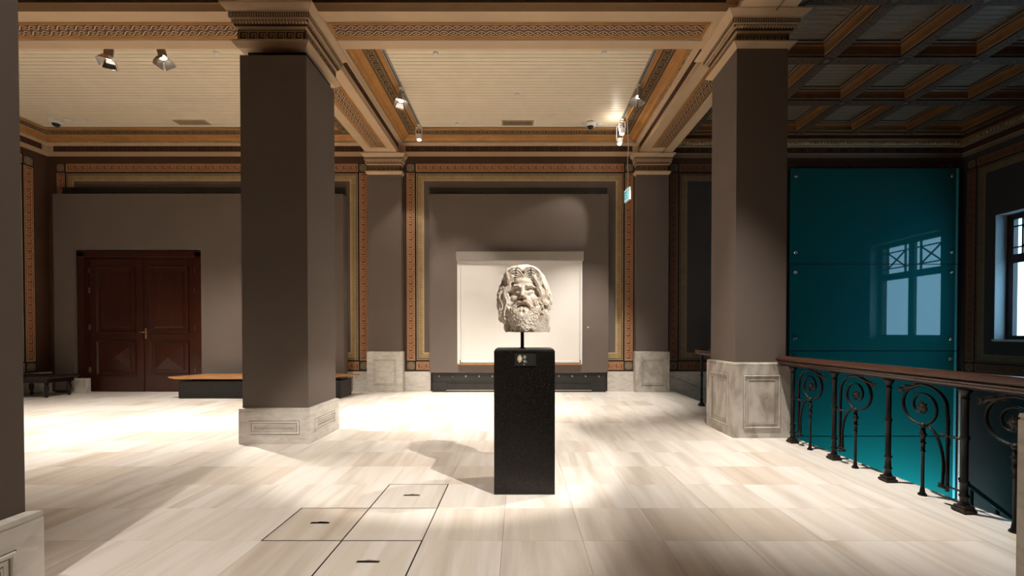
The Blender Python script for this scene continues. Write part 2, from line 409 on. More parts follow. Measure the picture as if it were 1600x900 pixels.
# floor hatches
for (i, j), nm in HATCH.items():
    cx, cy = GX+(i+0.5)*TP, GY+(j+0.5)*TP
    lab = {'left': 'square marble floor hatch, the one farthest left, pale stone with dark finger slot',
           'front': 'square marble floor hatch nearest the bottom edge with chrome pull in its slot',
           'rear': 'square marble floor hatch nearest the black plinth, at the back of the three hatches'}[nm]
    t = empty('floor_hatch', (cx, cy, -0.0115), lab, 'hatch', 'floor hatches left of the plinth')
    h = TP/2
    fm = MB(); fm.box(-h, h, -h, h, 0.0, 0.0015, 'gap'); g_ = 0.0045
    for q in ((-h-g_, -h+g_, -h-g_, h+g_), (h-g_, h+g_, -h-g_, h+g_), (-h+g_, h-g_, -h-g_, -h+g_), (-h+g_, h-g_, h-g_, h+g_)): fm.box(*q, 0.0015, 0.0123, 'gap')
    fm.build('frame', t)
    mb = MB(); a = h-0.006; mb.box(-a, a, -a, a, 0.0015, 0.0125, 'tile', 0.001); cv = mb.build('cover', t)
    sl = MB(); sl.box(-0.075, 0.075, -0.012, 0.012, 0.0125, 0.0135, 'gap'); so = sl.build('finger_slot', t)
    hd = MB(); hd.tube([(-0.065, 0, 0.016), (0, 0.004, 0.018), (0.065, 0, 0.016)], 0.005, 'chrome' if nm != 'left' else 'iron', 6); hd.build('pull_handle', t)
for (i, j) in [(-1, 0)]:   # dark joint lines around the tile between the hatches
    cx, cy = GX+(i+0.5)*TP, GY+(j+0.5)*TP; h = TP/2
    mb = MB()
    for b_ in ((cx-h-0.004, cx-h+0.004, cy-h, cy+h), (cx+h-0.004, cx+h+0.004, cy-h-TP, cy+h+TP), (cx-h, cx+h, cy-h-0.004, cy-h+0.004), (cx-h, cx+h, cy+h-0.004, cy+h+0.004)):
        mb.box(*b_, -0.0005, 0.0008, 'gap')
    mb.build('joint_seal', floor)

# ceilings: one boarded field per bay (boards run across)
def bay(x0, x1, y0, y1, n, vents=()):
    D = 0.62
    root = MB(); root.box(x0, x1, y0, y1, HC+0.02, HC+0.05, 'groove'); r = struct(root.build('ceiling'))
    mb = MB(); a0, a1, b0, b1 = x0+D, x1-D, y0+D, y1-D; y = b0
    while y < b1-0.001:
        y2 = min(y+0.103, b1)
        mb.poly([(a0, y2-0.010, HC), (a1, y2-0.010, HC), (a1, y, HC), (a0, y, HC)], 'board')
        mb.poly([(a0, y2, HC+0.008), (a1, y2, HC+0.008), (a1, y2-0.010, HC), (a0, y2-0.010, HC)], 'groove')
        mb.poly([(a0, y2, HC+0.008), (a0, y2, HC), (a1, y2, HC), (a1, y2, HC+0.008)], 'groove')
        y = y2
    mb.build('ceiling_boards', r, kind='stuff')
    # entablature around the bay, seen from below
    prof = [(0.0, HS-0.0), (0.0, 6.03), (0.012, 6.03), (0.012, 6.045), (-0.0, 6.045), (0.0, 6.19), (0.035, 6.20), (0.05, 6.225), (0.085, 6.235), (0.085, 6.262),
            (0.16, 6.262), (0.20, 6.30), (0.27, 6.325), (0.29, 6.325), (0.29, 6.34), (0.31, 6.34), (0.53, 6.34), (0.545, 6.352), (0.60, 6.352), (0.60, 6.362), (0.62, 6.362), (0.62, HC+0.01)]
    mats = ['cream', 'cream', 'cream', 'darkbrown', 'darkbrown', 'cream', 'cream', 'cream', 'bead',
            'orange', 'orange', 'orange', 'orange', 'line', 'orange', 'darkbrown', 'orange', 'orange', 'line', 'orange', 'darkbrown']
    cm = MB(); cm.rings(x0, x1, y0, y1, prof, mats, inward=True)
    cor = cm.build('cornice', r)
    det = MB()
    # dentils under the ochre cove, rosettes on the frieze and key on the flat band
    sides = [(V((x0, y0, 0)), V((1, 0, 0)), V((0, 1, 0)), x1-x0), (V((x1, y0, 0)), V((0, 1, 0)), V((-1, 0, 0)), y1-y0),
             (V((x1, y1, 0)), V((-1, 0, 0)), V((0, -1, 0)), x1-x0), (V((x0, y1, 0)), V((0, -1, 0)), V((1, 0, 0)), y1-y0)]
    for P, u, inn, L in sides:
        k = int((L-0.3)/0.06)
        for i in range(k):
            s_ = 0.15+(i+0.5)*(L-0.3)/k; c = P+u*s_+inn*0.098; c.z = 6.25
            det.obox(c, u*0.016, inn*0.014, (0, 0, 0.012), 'bead')
        # frieze panel outline: cream returns at the corners
        if u.cross(V((0, 0, 1))).dot(inn) > 0: rosettes(det, P+u*0.2+V((0, 0, 6.05)), u, V((0, 0, 1)), L-0.4, 0.135)
        else: rosettes(det, P+u*(L-0.2)+V((0, 0, 6.05)), -u, V((0, 0, 1)), L-0.4, 0.135)
        for s0 in (0.0, L-0.14):
            q = P+u*(s0+0.07)+V((0, 0, 6.117)); det.obox(q+inn*0.003, u*0.07, inn*0.004, (0, 0, 0.073), 'cream')
        # key on the flat band, its face looks down
        base = P+u*0.34+inn*0.34+V((0, 0, 6.340))
        # u x v must be -z : use v = -(z x u) ...
        fr = (P+u*(L-0.36)+inn*0.335+V((0, 0, 6.340)), -u, inn)
        if fr[1].cross(fr[2]).z > 0: fr = (P+u*0.36+inn*0.335+V((0, 0, 6.340)), u, inn)
        key(det, fr, L-0.72, 0.03, 0.115, 'gold', w=0.013, unit=0.20, off=0.003)
        for t in (0.0, 0.165): det.rect(fr, 0, L-0.72, t, t+0.008, 'gold', 0.002)
    det.build('cornice_ornament', cor, kind='stuff')
    return r
e_ = 0.02
bays = [(-3.0, 3.0, 6.87, YW-e_), (XL+e_, -3.78, 6.87, YW-e_), (-3.0, 3.0, 2.47, 6.07), (XL+e_, -3.78, 2.47, 6.07), (-3.0, 3.0, YB+e_, 1.67), (XL+e_, -3.78, YB+e_, 1.67)]
ceil_roots = [bay(*b_, i) for i, b_ in enumerate(bays)]

# beams
def soffit_panel(mb, x0, x1, y0, y1, along):
    """recessed framed panel with guilloche in the underside of a beam"""
    z = HS; e = 0.19 if along == 'y' else 0.20
    X0, X1, Y0, Y1 = x0+e, x1-e, y0+e, y1-e
    if along == 'x': X0 += 0.02; X1 -= 0.02
    if along == 'y': Y0 += 0.05; Y1 -= 0.02
    outer = [(x0, y0), (x1, y0), (x1, y1), (x0, y1)]; inner = [(X0, Y0), (X1, Y0), (X1, Y1), (X0, Y1)]
    i2 = [(X0+0.012, Y0+0.012), (X1-0.012, Y0+0.012), (X1-0.012, Y1-0.012), (X0+0.012, Y1-0.012)]
    for j in range(4):
        k = (j+1) % 4
        mb.poly([(*outer[k], z), (*outer[j], z), (*inner[j], z), (*inner[k], z)], 'cream')
        mb.poly([(*inner[k], z), (*inner[j], z), (*i2[j], z+0.02), (*i2[k], z+0.02)], 'groove')
    mb.poly([(*i2[3], z+0.02), (*i2[2], z+0.02), (*i2[1], z+0.02), (*i2[0], z+0.02)], 'orange')
    if along == 'x':
        W = (Y1-Y0)-0.17; guilloche(mb, (X0+0.07, Y1-0.085, z+0.018), (1, 0, 0), (0, -1, 0), X1-X0-0.14, W)
    else:
        W = (X1-X0)-0.17; guilloche(mb, (X0+0.085, Y0+0.07, z+0.018), (0, 1, 0), (1, 0, 0), Y1-Y0-0.14, W)
def beam(x0, x1, y0, y1, along, label):
    t = empty('ceiling_beam', ((x0+x1)/2, (y0+y1)/2, HS), label, 'beam', 'cream beams of the ceiling')
    mb = MB()
    mb.box(x0+0.002, x1-0.002, y0+0.002, y1-0.002, HS+0.03, HC+0.05, 'cream')
    o = mb.build('beam_body', t, loc=(-(x0+x1)/2, -(y0+y1)/2, -HS))
    sp = MB(); soffit_panel(sp, x0, x1, y0, y1, along)
    sp.build('soffit_panel', t, loc=(-(x0+x1)/2, -(y0+y1)/2, -HS))
beam(-3.0, 3.0, 6.07, 6.87, 'x', 'wide cream cross beam with interlace panel, spanning between the two free-standing pillars')
beam(XL, -3.78, 6.07, 6.87, 'x', 'cream cross beam with interlace panel left of the grey pillar')
beam(-3.78, -3.0, 6.87, 10.78, 'y', 'cream beam with interlace panel running back from the left pillar to the wall pilaster')
beam(3.0, 3.78, 6.87, 10.78, 'y', 'shaded cream beam with interlace panel running back from the right pillar')
beam(-3.78, -3.0, 2.47, 6.07, 'y', 'cream beam over the foreground at left, coming toward the camera from the left pillar')
beam(3.0, 3.78, 2.47, 6.07, 'y', 'cream beam over the foreground at right, above the iron railing')
for b_ in ((-3.78, -3.0, 6.07, 6.87), (3.0, 3.78, 6.07, 6.87)):
    o = struct(simple('trim_1', None, 'cream', (*b_, HS+0.004, HC+0.05)))
for b_ in ((XL, 3.78, 1.67, 2.47), (-3.78, -3.0, YB, 1.67), (3.0, 3.78, YB, 1.67)):
    o = struct(simple('trim_2', None, 'cream', (*b_, HS, HC+0.05)))
o = struct(simple('trim_3', None, 'cream', (3.74, 3.78, YB, YW, HS+0.02, 6.63)))
o = struct(simple('ceiling_deck', None, 'void', (XL-0.3, XR+0.6, YB-0.3, YW+0.4, 6.68, 6.78)))  # unseen slab above the ceilings, added to block sky light
o.name = 'ceiling'  # the added slab that blocks sky light

# coffered ceiling of the stairwell
cf = MB(); cf.box(3.78, XR, YB, YW, 6.63, 6.66, 'groove'); coff = struct(cf.build('ceiling'))
mb = MB(); y = YB
while y < YW:
    y2 = min(y+0.103, YW)
    mb.poly([(3.78, y2-0.01, 6.62), (XR, y2-0.01, 6.62), (XR, y, 6.62), (3.78, y, 6.62)], 'coffer')
    mb.poly([(3.78, y2, 6.628), (XR, y2, 6.628), (XR, y2-0.01, 6.62), (3.78, y2-0.01, 6.62)], 'groove'); y = y2
mb.build('coffer_boards', coff, kind='stuff')
RX = [4.17, 5.52, 6.87, 8.21, 9.55, 10.90]; RY = [0.6, 2.06, 3.52, 4.98, 6.44, 7.88, 9.32, 10.78]; RW = 0.105; RZ = 6.37
def rib_profile(a0, a1, c, along):
    mb = MB()
    # stepped sides: ochre cove, bead line, dark edge, key soffit
    prof = [(0.20, 6.62), (0.20, 6.595), (0.165, 6.58), (0.165, 6.56), (0.13, 6.545), (RW+0.012, 6.50), (RW+0.012, 6.41), (RW, 6.40), (RW, RZ)]
    mats = ['darkbrown', 'stair_gold', 'darkbrown', 'coffer_ochre', 'coffer_ochre', 'coffer_ochre', 'stair_line', 'darkbrown']
    for sg in (-1, 1):
        for i in range(len(prof)-1):
            (d0, z0), (d1, z1) = prof[i], prof[i+1]
            if along == 'y': q = [(c+sg*d0, a0, z0), (c+sg*d0, a1, z0), (c+sg*d1, a1, z1), (c+sg*d1, a0, z1)]
            else: q = [(a0, c+sg*d0, z0), (a1, c+sg*d0, z0), (a1, c+sg*d1, z1), (a0, c+sg*d1, z1)]
            if (sg > 0) == (along == 'y'): q = q[::-1]
            mb.poly(q, mats[i])
    if along == 'y':
        mb.poly([(c-RW, a0, RZ), (c-RW, a1, RZ), (c+RW, a1, RZ), (c+RW, a0, RZ)], 'darkbrown')
        fr = (V((c-0.075, a0, RZ)), V((0, 1, 0)), V((1, 0, 0)))
    else:
        mb.poly([(a0, c+RW, RZ), (a1, c+RW, RZ), (a1, c-RW, RZ), (a0, c-RW, RZ)], 'darkbrown')
        fr = (V((a0, c+0.075, RZ)), V((1, 0, 0)), V((0, -1, 0)))
    key(mb, fr, a1-a0, 0.02, 0.11, 'stair_gold', w=0.013, unit=0.16, off=0.003)
    for t in (-0.022, 0.160): mb.rect(fr, 0, a1-a0, t, t+0.008, 'stair_line', 0.003)
    return mb
for x in RX: rib_profile(0.3, YW, x, 'y').build('coffer_rib', coff)
for y in RY:
    xs = [3.78]+RX+[XR]; mb = MB()
    o = rib_profile(3.78, XR, y, 'x'); o.build('coffer_rib', coff)
for x in RX:
    for y in RY[3:]:
        mb = MB(); fr = (V((x-0.1, y+0.1, RZ)), V((1, 0, 0)), V((0, -1, 0)))
        mb.rect(fr, 0, 0.2, 0, 0.2, 'black_line', 0.005); mb.rect(fr, 0.015, 0.185, 0.015, 0.185, 'darkbrown', 0.006)
        mb.poly([fr[0]+fr[1]*(0.1+0.07*math.cos(a*PI/4)*(1 if a % 2 == 0 else 0.5))+fr[2]*(0.1+0.07*math.sin(a*PI/4)*(1 if a % 2 == 0 else 0.5))+V((0, 0, -0.007)) for a in range(8)], 'stair_gold')
        mb.build('coffer_boss', coff)
# stairwell cornice along back and right wall and above the beam
cm = MB()
prof = [(0.0, 5.90), (0.03, 5.90), (0.03, 5.97), (0.05, 6.0), (0.05, 6.14), (0.10, 6.16), (0.12, 6.20), (0.20, 6.25), (0.26, 6.27), (0.26, 6.36), (0.30, 6.37), (0.30, 6.62)]
mats = ['stair_line', 'stair_line', 'stair_line', 'darkbrown', 'stair_line', 'stair_gold', 'coffer_ochre', 'coffer_ochre', 'darkbrown', 'coffer_ochre', 'coffer_ochre']
cm.rings(3.50, XR, YB, YW, prof, mats, inward=True); cor = struct(cm.build('trim_4'))
dm = MB()
for i in range(90):
    x = 4.0+i*0.08
    if x < XR-0.3: dm.box(x, x+0.045, YW-0.215, YW-0.13, 6.17, 6.235, 'bead')
for i in range(110):
    y = YW-0.4-i*0.08
    if y > 2: dm.box(XR-0.215, XR-0.13, y, y+0.045, 6.17, 6.235, 'bead')
rosettes(dm, (XR-0.06, YW-0.055, 6.01), (-1, 0, 0), (0, 0, 1), 7.0, 0.12)
dm.build('dentils', cor, kind='stuff')

# ---------------------------------------------------------------- walls
struct(simple('wall_left', None, 'brown_panel', (XL-0.3, XL, YB-0.3, YW+0.3, -0.5, 6.7)))
struct(simple('wall_front', None, 'taupe', (XL-0.3, XR+0.6, YB-0.3, YB, -4.6, 6.7)))
struct(simple('wall_back', None, 'brown_panel', (XL-0.3, XR+0.6, YW, YW+0.3, -4.6, 6.7)))
wb = bpy.data.objects['wall_back']; wl = bpy.data.objects['wall_left']
# right wall with window openings
W0, W1, WZ0, WZ1 = 7.92, 10.27, 1.33, 4.25
mb = MB(); xa, xb = XR, XR+0.55
mb.box(xa, xb, YB, W0, -4.6, 6.7, 'dark_wall'); mb.box(xa, xb, W1, YW, -4.6, 6.7, 'dark_wall')
mb.box(xa, xb, W0, W1, -4.6, WZ0, 'dark_wall'); mb.box(xa, xb, W0, W1, WZ1, 6.7, 'dark_wall')
wr = struct(mb.build('wall_right'))

def wall_border(mb, P, u, v, L, z0, z1, kw=0.235, inner=0.20, sides='lrtb', insetc=True, grey='taupe'):
    """rectangular painted border: Greek key outside, pale moulding inside, in frame P,u(along),v(up)"""
    P, u, v = V(P), V(u), V(v); H = z1-z0
    Q = P+v*z0
    fr = (Q, u, v)
    # brown field, then grey field
    mb.rect(fr, kw, L-kw, kw, H-kw, 'black_line', 0.001)
    g = kw+0.03
    mb.rect(fr, g, L-g, g, H-g, 'line', 0.002); g += 0.018
    mb.rect(fr, g, L-g, g, H-g, 'darkbrown', 0.003); g += 0.018
    mb.rect(fr, g, L-g, g, H-g, 'gold', 0.004)
    # bead dashes
    step = 0.07; gg = g+0.012
    for k in range(int((H-2*gg)/step)):
        s_ = gg+k*step
        for x in (gg, L-gg-0.022): mb.rect(fr, x, x+0.022, s_, s_+0.035, 'ornament', 0.0055); mb.rect(fr, x+0.04-0.08*(x > L/2), x+0.058-0.08*(x > L/2), s_+0.03, s_+0.052, 'darkbrown', 0.0055)
    for k in range(int((L-2*gg)/step)):
        s_ = gg+k*step
        for x in (gg, H-gg-0.022): mb.rect(fr, s_, s_+0.035, x, x+0.022, 'ornament', 0.0055)
    g += inner-0.075
    mb.rect(fr, g, L-g, g, H-g, 'line', 0.006); g += 0.028
    mb.rect(fr, g, L-g, g, H-g, grey, 0.007)
    un = 0.185
    key_band(mb, Q+u*(kw), u, v, L-2*kw, kw, unit=un)
    key_band(mb, Q+u*(kw)+v*(H-kw), u, v, L-2*kw, kw, unit=un)
    key_band(mb, Q+u*kw+v*kw, v, -u, H-2*kw, kw, unit=un)
    key_band(mb, Q+u*L+v*kw, v, -u, H-2*kw, kw, unit=un)
    for a in (0, L-kw):
        for b_ in (0, H-kw): corner_square(mb, Q+u*a+v*b_, u, v, kw)
BZ0, BZ1 = 0.53, 5.77
mb = MB(); wall_border(mb, (-2.86, YW, 0), (1, 0, 0), (0, 0, 1), 5.76, BZ0, BZ1); mb.build('painted_border', wb)
mb = MB(); wall_border(mb, (-11.70, YW, 0), (1, 0, 0), (0, 0, 1), 7.88, BZ0, BZ1); mb.build('painted_border', wb)
mb = MB(); wall_border(mb, (3.80, YW, 0), (1, 0, 0), (0, 0, 1), 7.2, BZ0, BZ1, grey='dark_wall'); mb.names = [{'gold': 'stair_gold', 'line': 'stair_line', 'red': 'stair_red', 'ornament': 'stair_gold'}.get(q, q) for q in mb.names]; mb.build('painted_border', wb)
mb = MB(); wall_border(mb, (XL, 7.0, 0), (0, 1, 0), (0, 0, 1), 3.72, BZ0, BZ1); mb.build('painted_border', wl)
mb = MB(); wall_border(mb, (XR, 10.94, 0), (0, -1, 0), (0, 0, 1), 3.3, BZ0-0.02, BZ1, grey='dark_wall')
# (the border's field must not cover the window opening: drop the faces that would)
keep = [i for i, f in enumerate(mb.f)]
wbR = MB()
SHADED = {'gold': 'stair_gold', 'line': 'stair_line', 'red': 'stair_red', 'ornament': 'stair_gold'}  # gallery paints to their darkened, shade-coloured copies
def border_frame_only(mb, dst, y0, y1, z0, z1):
    for f, mi, sm in zip(mb.f, mb.m, mb.sm):
        pts = [mb.v[k] for k in f]; ys = [p[1] for p in pts]; zs = [p[2] for p in pts]
        if min(ys) < y1 and max(ys) > y0 and min(zs) < z1 and max(zs) > z0:
            a0, a1, b0, b1 = min(ys), max(ys), min(zs), max(zs); x = pts[0][0]; nm = mb.names[mi]
            for (p0, p1, q0, q1) in ((a0, y0, b0, b1), (y1, a1, b0, b1), (max(a0, y0), min(a1, y1), b0, z0), (max(a0, y0), min(a1, y1), z1, b1)):
                if p1 > p0 and q1 > q0: dst.poly([(x, p1, q0), (x, p0, q0), (x, p0, q1), (x, p1, q1)], nm)
        else: dst.poly(pts, mb.names[mi])
border_frame_only(mb, wbR, W0, W1, WZ0, WZ1)
wbR.names = [SHADED.get(q, q) for q in wbR.names]; wbR.build('painted_border', wr)

# skirtings
sk = MB()
for x0, x1 in ((-4.45, -3.80), (-2.90, -2.24), (2.24, 2.93), (3.76, 3.92)):
    sk.box(x0, x1, YW-0.035, YW-0.0, 0, 0.50, 'marble', 0.004)
struct(sk.build('baseboard_back'))
sk = MB(); sk.box(3.93, XR, YW-0.03, YW, -4.5, 0.50, 'marble', 0.004); struct(sk.build('baseboard_stairwell')).name = 'baseboard_right'
sl = MB(); sl.obox((5.9, YW-0.045, -0.42), (2.2, 0, -0.86), (0, 0.015, 0), (0, 0, 0.02), 'marble_old'); sl.build('stair_string_moulding', bpy.data.objects['baseboard_right'])
sk = MB(); sk.box(XL, XL+0.03, 2.5, YW, 0, 0.50, 'marble', 0.004); struct(sk.build('baseboard_left'))

# ---------------------------------------------------------------- stairwell below
struct(simple('floor', None, 'void', (XV, XR+0.6, YB-0.2, YW+0.2, -4.8, -4.5)))
struct(simple('wall_stairwell', None, 'void', (3.5, XV+0.02, YB, YW, -4.6, -0.5))).name = 'wall_lower_left'
stf = empty('staircase', (XV, 10.0, 0), 'marble stair flight going down along the back wall behind the railing', 'staircase')
for i in range(8):
    x = XV+0.03+i*0.34; z = -(i+1)*0.135
    st = simple('step', stf, 'strip', (x-XV-0.03, x-XV+0.34, -0.75, 1.0, z-0.13, z), bev=0.004)
# dark stair handrail panel far right below
hr = empty('stair_balustrade', (9.2, 8.0, -3.0), 'dark sloping stair balustrade glimpsed low beyond the right edge of the teal glass', 'railing')
pa, pb = V((0.06, 1.1, 1.43)), V((-0.10, -2.4, 0.03))
mb = MB(); mb.tube([pa, (pa+pb)/2, pb], 0.045, 'steel_black', 8); mb.build('handrail', hr)
for k in range(7):
    mb = MB(); t = (k+0.5)/7; p = pa.lerp(pb, t); mb.box(p.x-0.02, p.x+0.02, p.y-0.02, p.y+0.02, -1.45, p.z-0.03, 'iron'); mb.build('baluster', hr)

# ---------------------------------------------------------------- window (right wall)
def window(idx, y0, y1, z0, z1, fancy=True):
    X = XR+0.27
    fw = 0.15; ym = (y0+y1)/2
    mb = MB()
    mb.box(X, X+0.09, y0, y0+fw, z0, z1, 'wood_dark'); mb.box(X, X+0.09, y1-fw, y1, z0, z1, 'wood_dark')
    mb.box(X, X+0.09, y0+fw, y1-fw, z0, z0+0.09, 'wood_dark'); mb.box(X, X+0.09, y0+fw, y1-fw, z1-0.14, z1, 'wood_dark')
    mb.box(X-0.01, X+0.08, ym-0.09, ym+0.09, z0+0.09, z1-0.14, 'wood_dark')
    w = struct(mb.build('window_%d' % idx))
    zt = z0+(z1-z0)*0.635
    tb = MB()
    for a, b_ in ((y0+fw, ym-0.09), (ym+0.09, y1-fw)): tb.box(X+0.005, X+0.075, a, b_, zt-0.08, zt+0.12, 'wood_dark')
    tb.build('transom', w)
    for a, b_ in ((y0+fw, ym-0.09), (ym+0.09, y1-fw)):
        g = MB(); g.box(X+0.04, X+0.046, a, b_, z0+0.09, zt-0.08, 'pane'); g.build('pane', w)
        g = MB(); g.box(X+0.04, X+0.046, a, b_, zt+0.12, z1-0.14, 'pane'); g.build('pane', w)
        if fancy:
            m2 = MB(); c, d = zt+0.12, z1-0.14; t = 0.016; q = 0.16
            for yy in (a+q, b_-q): m2.box(X+0.02, X+0.07, yy-t, yy+t, c, d, 'wood_dark')
            for zz in (c+q, d-q): m2.box(X+0.02, X+0.07, a, b_, zz-t, zz+t, 'wood_dark')
            ca = V((X+0.045, (a+b_)/2, (c+d)/2)); hy = (b_-a)/2-q; hz = (d-c)/2-q
            for sg in (-1, 1):
                dv = V((0, hy, sg*hz)); nn = V((0, -sg*hz, hy)).normalized()
                m2.obox(ca, dv, nn*0.014, (0.02, 0, 0), 'wood_dark')
            m2.build('glazing_bars', w)
    rv = MB(); rv.box(XR+0.002, XR+0.27, y1-0.012, y1-0.002, z0, z1, 'reveal'); rv.box(XR+0.002, XR+0.27, y0+0.002, y0+0.012, z0, z1, 'reveal'); rv.box(XR+0.002, XR+0.27, y0+0.012, y1-0.012, z1-0.012, z1-0.002, 'reveal'); rv.build('reveal', w)
    s_ = MB(); s_.box(XR-0.03, XR+0.27, y0-0.02, y1+0.02, z0-0.045, z0, 'white'); s_.build('sill', w)
window(1, W0, W1, WZ0, WZ1)

# ---------------------------------------------------------------- teal glass cladding
tg = empty('glass_panel_wall', (8.86, 10.93, -4.4), 'tall teal glass wall of stacked frameless sheets beyond the railing', 'glass wall')
gx0, gx1 = 6.78, 10.97
zs = [-4.4, -2.73, -0.99, 1.02, 3.17, 5.52]
zs = [-4.4, -3.12, -1.12, 0.96+0.07, 3.20, 5.60]
for a, b_ in zip(zs[:-1], zs[1:]):
    mb = MB(); c = 0.010
    mb.box(gx0-8.86, gx1-8.86, -0.012, 0.0, a+c+4.4, b_-c+4.4, 'teal')
    g = mb.build('glass_sheet', tg)
    e_ = MB(); e_.box(gx1-8.86-0.05, gx1-8.86+0.006, -0.020, -0.0125, a+c+4.4, b_-c+4.4, 'teal_edge'); e_.build('sheet_edge', g)
for x in (gx0+0.13, gx1-0.16):
    for a, b_ in zip(zs[:-1], zs[1:]):
        for z in (a+0.30 if a > -4 else a+0.3, b_-0.20):
            mb = MB(); rr = []
            for r_, yy in ((0.045, -0.012), (0.045, -0.035), (0.030, -0.045), (0.016, -0.045), (0.014, -0.038)):
                rr.append([(x-8.86+r_*math.cos(2*PI*k/14), yy, z+4.4+r_*math.sin(2*PI*k/14)) for k in range(14)])
            mb.grid(rr, 'chrome'); mb.build('standoff_fixing', tg)
mb = MB(); mb.box(gx0-8.86-0.1, gx1-8.86+0.1, 0.012, 0.05, 0.1, 9.95, 'black'); mb.build('backing_board', tg)

# ---------------------------------------------------------------- pillars
def frame_moulding(mb, P, u, v, w, h, mat, t=0.032, depth=0.016, nested=True):
    """raised/recessed rectangular moulding on a face; P lower-left, n = u x v outwards"""
    P, u, v = V(P), V(u), V(v); n_ = u.cross(v)
    def ring(e, o): return [P+u*e+v*e+n_*o, P+u*(w-e)+v*e+n_*o, P+u*(w-e)+v*(h-e)+n_*o, P+u*e+v*(h-e)+n_*o]
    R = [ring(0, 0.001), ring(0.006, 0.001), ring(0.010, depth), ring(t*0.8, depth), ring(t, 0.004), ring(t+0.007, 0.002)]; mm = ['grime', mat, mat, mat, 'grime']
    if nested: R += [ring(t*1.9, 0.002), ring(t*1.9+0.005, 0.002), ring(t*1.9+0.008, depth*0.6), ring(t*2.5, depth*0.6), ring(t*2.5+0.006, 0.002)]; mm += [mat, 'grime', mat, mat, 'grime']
    for i in range(len(R)-1):
        for j in range(4): mb.poly([R[i][j], R[i][(j+1) % 4], R[i+1][(j+1) % 4], R[i+1][j]], mm[i])
    mb.poly(R[-1], mat)
def capital(root, x0, x1, y0, y1, zb, zt, proj, ymax=None, off=(0, 0, 0), neck=0.0):
    """capital around the rectangle x0..y1 from zb to zt"""
    H = zt-zb; q = lambda f: zb+H*f; ps = proj
    prof = [(0.0, q(0)), (ps*0.10, q(0.03)), (ps*0.28, q(0.09)), (ps*0.38, q(0.12)), (ps*0.38, q(0.16)), (0.0+ps*0.02, q(0.17)),
            (ps*0.02, q(0.48)), (ps*0.14, q(0.50)), (ps*0.14, q(0.53)), (ps*0.22, q(0.55)), (ps*0.36, q(0.66)), (ps*0.44, q(0.68)), (ps*0.44, q(0.71)),
            (ps*0.50, q(0.71)), (ps*0.50, q(0.82)), (ps*0.56, q(0.83)), (ps*0.60, q(0.85)), (ps*0.80, q(0.90)), (ps*0.97, q(0.955)), (ps, q(0.97)), (ps, q(1.0))]
    mats = ['cream', 'cream', 'cream', 'line', 'cream', 'darkbrown', 'cream', 'cream', 'darkbrown', 'darkbrown', 'cream', 'cream', 'darkbrown', 'darkbrown', 'cream', 'cream', 'cream', 'cream', 'cream', 'cream']
    mb = MB(); mb.rings(x0, x1, y0, y1, prof, mats, ymax=ymax)
    c = mb.build('capital', root, loc=off)
    d = MB()
    w, h = x1-x0, y1-y0
    faces = [(V((x0, y0, 0)), V((1, 0, 0)), w), (V((x1, y0, 0)), V((0, 1, 0)), (min(y1, ymax) if ymax else y1)-y0),
             (V((x0, (min(y1, ymax) if ymax else y1), 0)), V((0, -1, 0)), (min(y1, ymax) if ymax else y1)-y0)]
    if ymax is None: faces.append((V((x1, y1, 0)), V((-1, 0, 0)), w))
    for P, u, L in faces:
        out = V((u.y, -u.x, 0))
        fr = (P+out*(ps*0.02)+V((0, 0, q(0.17))), u, V((0, 0, 1)))
        key(d, (fr[0]+u*0.02, u, V((0, 0, 1))), L-0.04, H*0.055, H*0.20, 'gold', w=H*0.024, unit=H*0.24, off=0.002)
        for t in (0.015, 0.285): d.rect(fr, 0, L, H*t, H*(t+0.015), 'gold', 0.002)
        e = ps*0.50; LL = L+2*e; k = int(LL/0.032)
        for i in range(k):
            s_ = -e+(i+0.5)*LL/k; cc = P+u*s_+out*(e+0.004); cc.z = q(0.755)
            if ymax and cc.y > ymax: continue
            d.obox(cc, u*0.008, out*0.006, (0, 0, H*0.045), 'bead')
        e = ps*0.30; LL = L+2*e; k = int(LL/0.042)
        for i in range(k):
            s_ = -e+(i+0.5)*LL/k; cc = P+u*s_+out*(e+0.002); cc.z = q(0.61)
            if ymax and cc.y > ymax: continue
            d.obox(cc, u*0.013+V((0, 0, H*0.015)), out*0.016, V((0, 0, H*0.036))-u*0.005, 'cream')
    d.build('capital_ornament', c, kind='stuff')
def pillar(label, bx0, bx1, by0, by1, bh, inset, top, cap=None, clad=None, bmat='marble', group=None, pan=None):
    cx, cy = (bx0+bx1)/2, (by0+by1)/2
    t = empty('square_pillar', (cx, cy, 0), label, 'pillar', group); off = (-cx, -cy, 0)
    mb = MB(); prof = [(0, 0), (0, bh-0.05), (-0.006, bh-0.045), (-0.006, bh-0.038), (0.0, bh-0.034), (-0.004, bh-0.012), (-inset, bh)]
    mb.rings(bx0, bx1, by0, by1, prof, bmat)
    base = mb.build('base', t, loc=off)
    pm = MB(); a = pan or (0.13, 0.12, 0.12)
    w, d_ = bx1-bx0, by1-by0
    for P, u, L in ((V((bx0, by0, 0)), V((1, 0, 0)), w), (V((bx1, by0, 0)), V((0, 1, 0)), d_), (V((bx0, by1, 0)), V((0, -1, 0)), d_)):
        frame_moulding(pm, P+u*a[0]+V((0, 0, a[1])), u, V((0, 0, 1)), L-2*a[0], bh-a[1]-a[2]-0.04, bmat)
    pm.build('base_panel', base)
    simple('shaft', t, 'taupe', (bx0+inset-cx, bx1-inset-cx, by0+inset-cy, by1-inset-cy, bh, top))
    if clad:   # the real pillar shows as a dark neck above the cladding
        x0, x1, y0, y1 = clad
        simple('neck', t, 'black', (x0-cx, x1-cx, y0-cy, y1-cy, top, 5.45))
    if cap:
        capital(t, *cap[:4], cap[4], HS+0.003, cap[5], off=off)
    return t
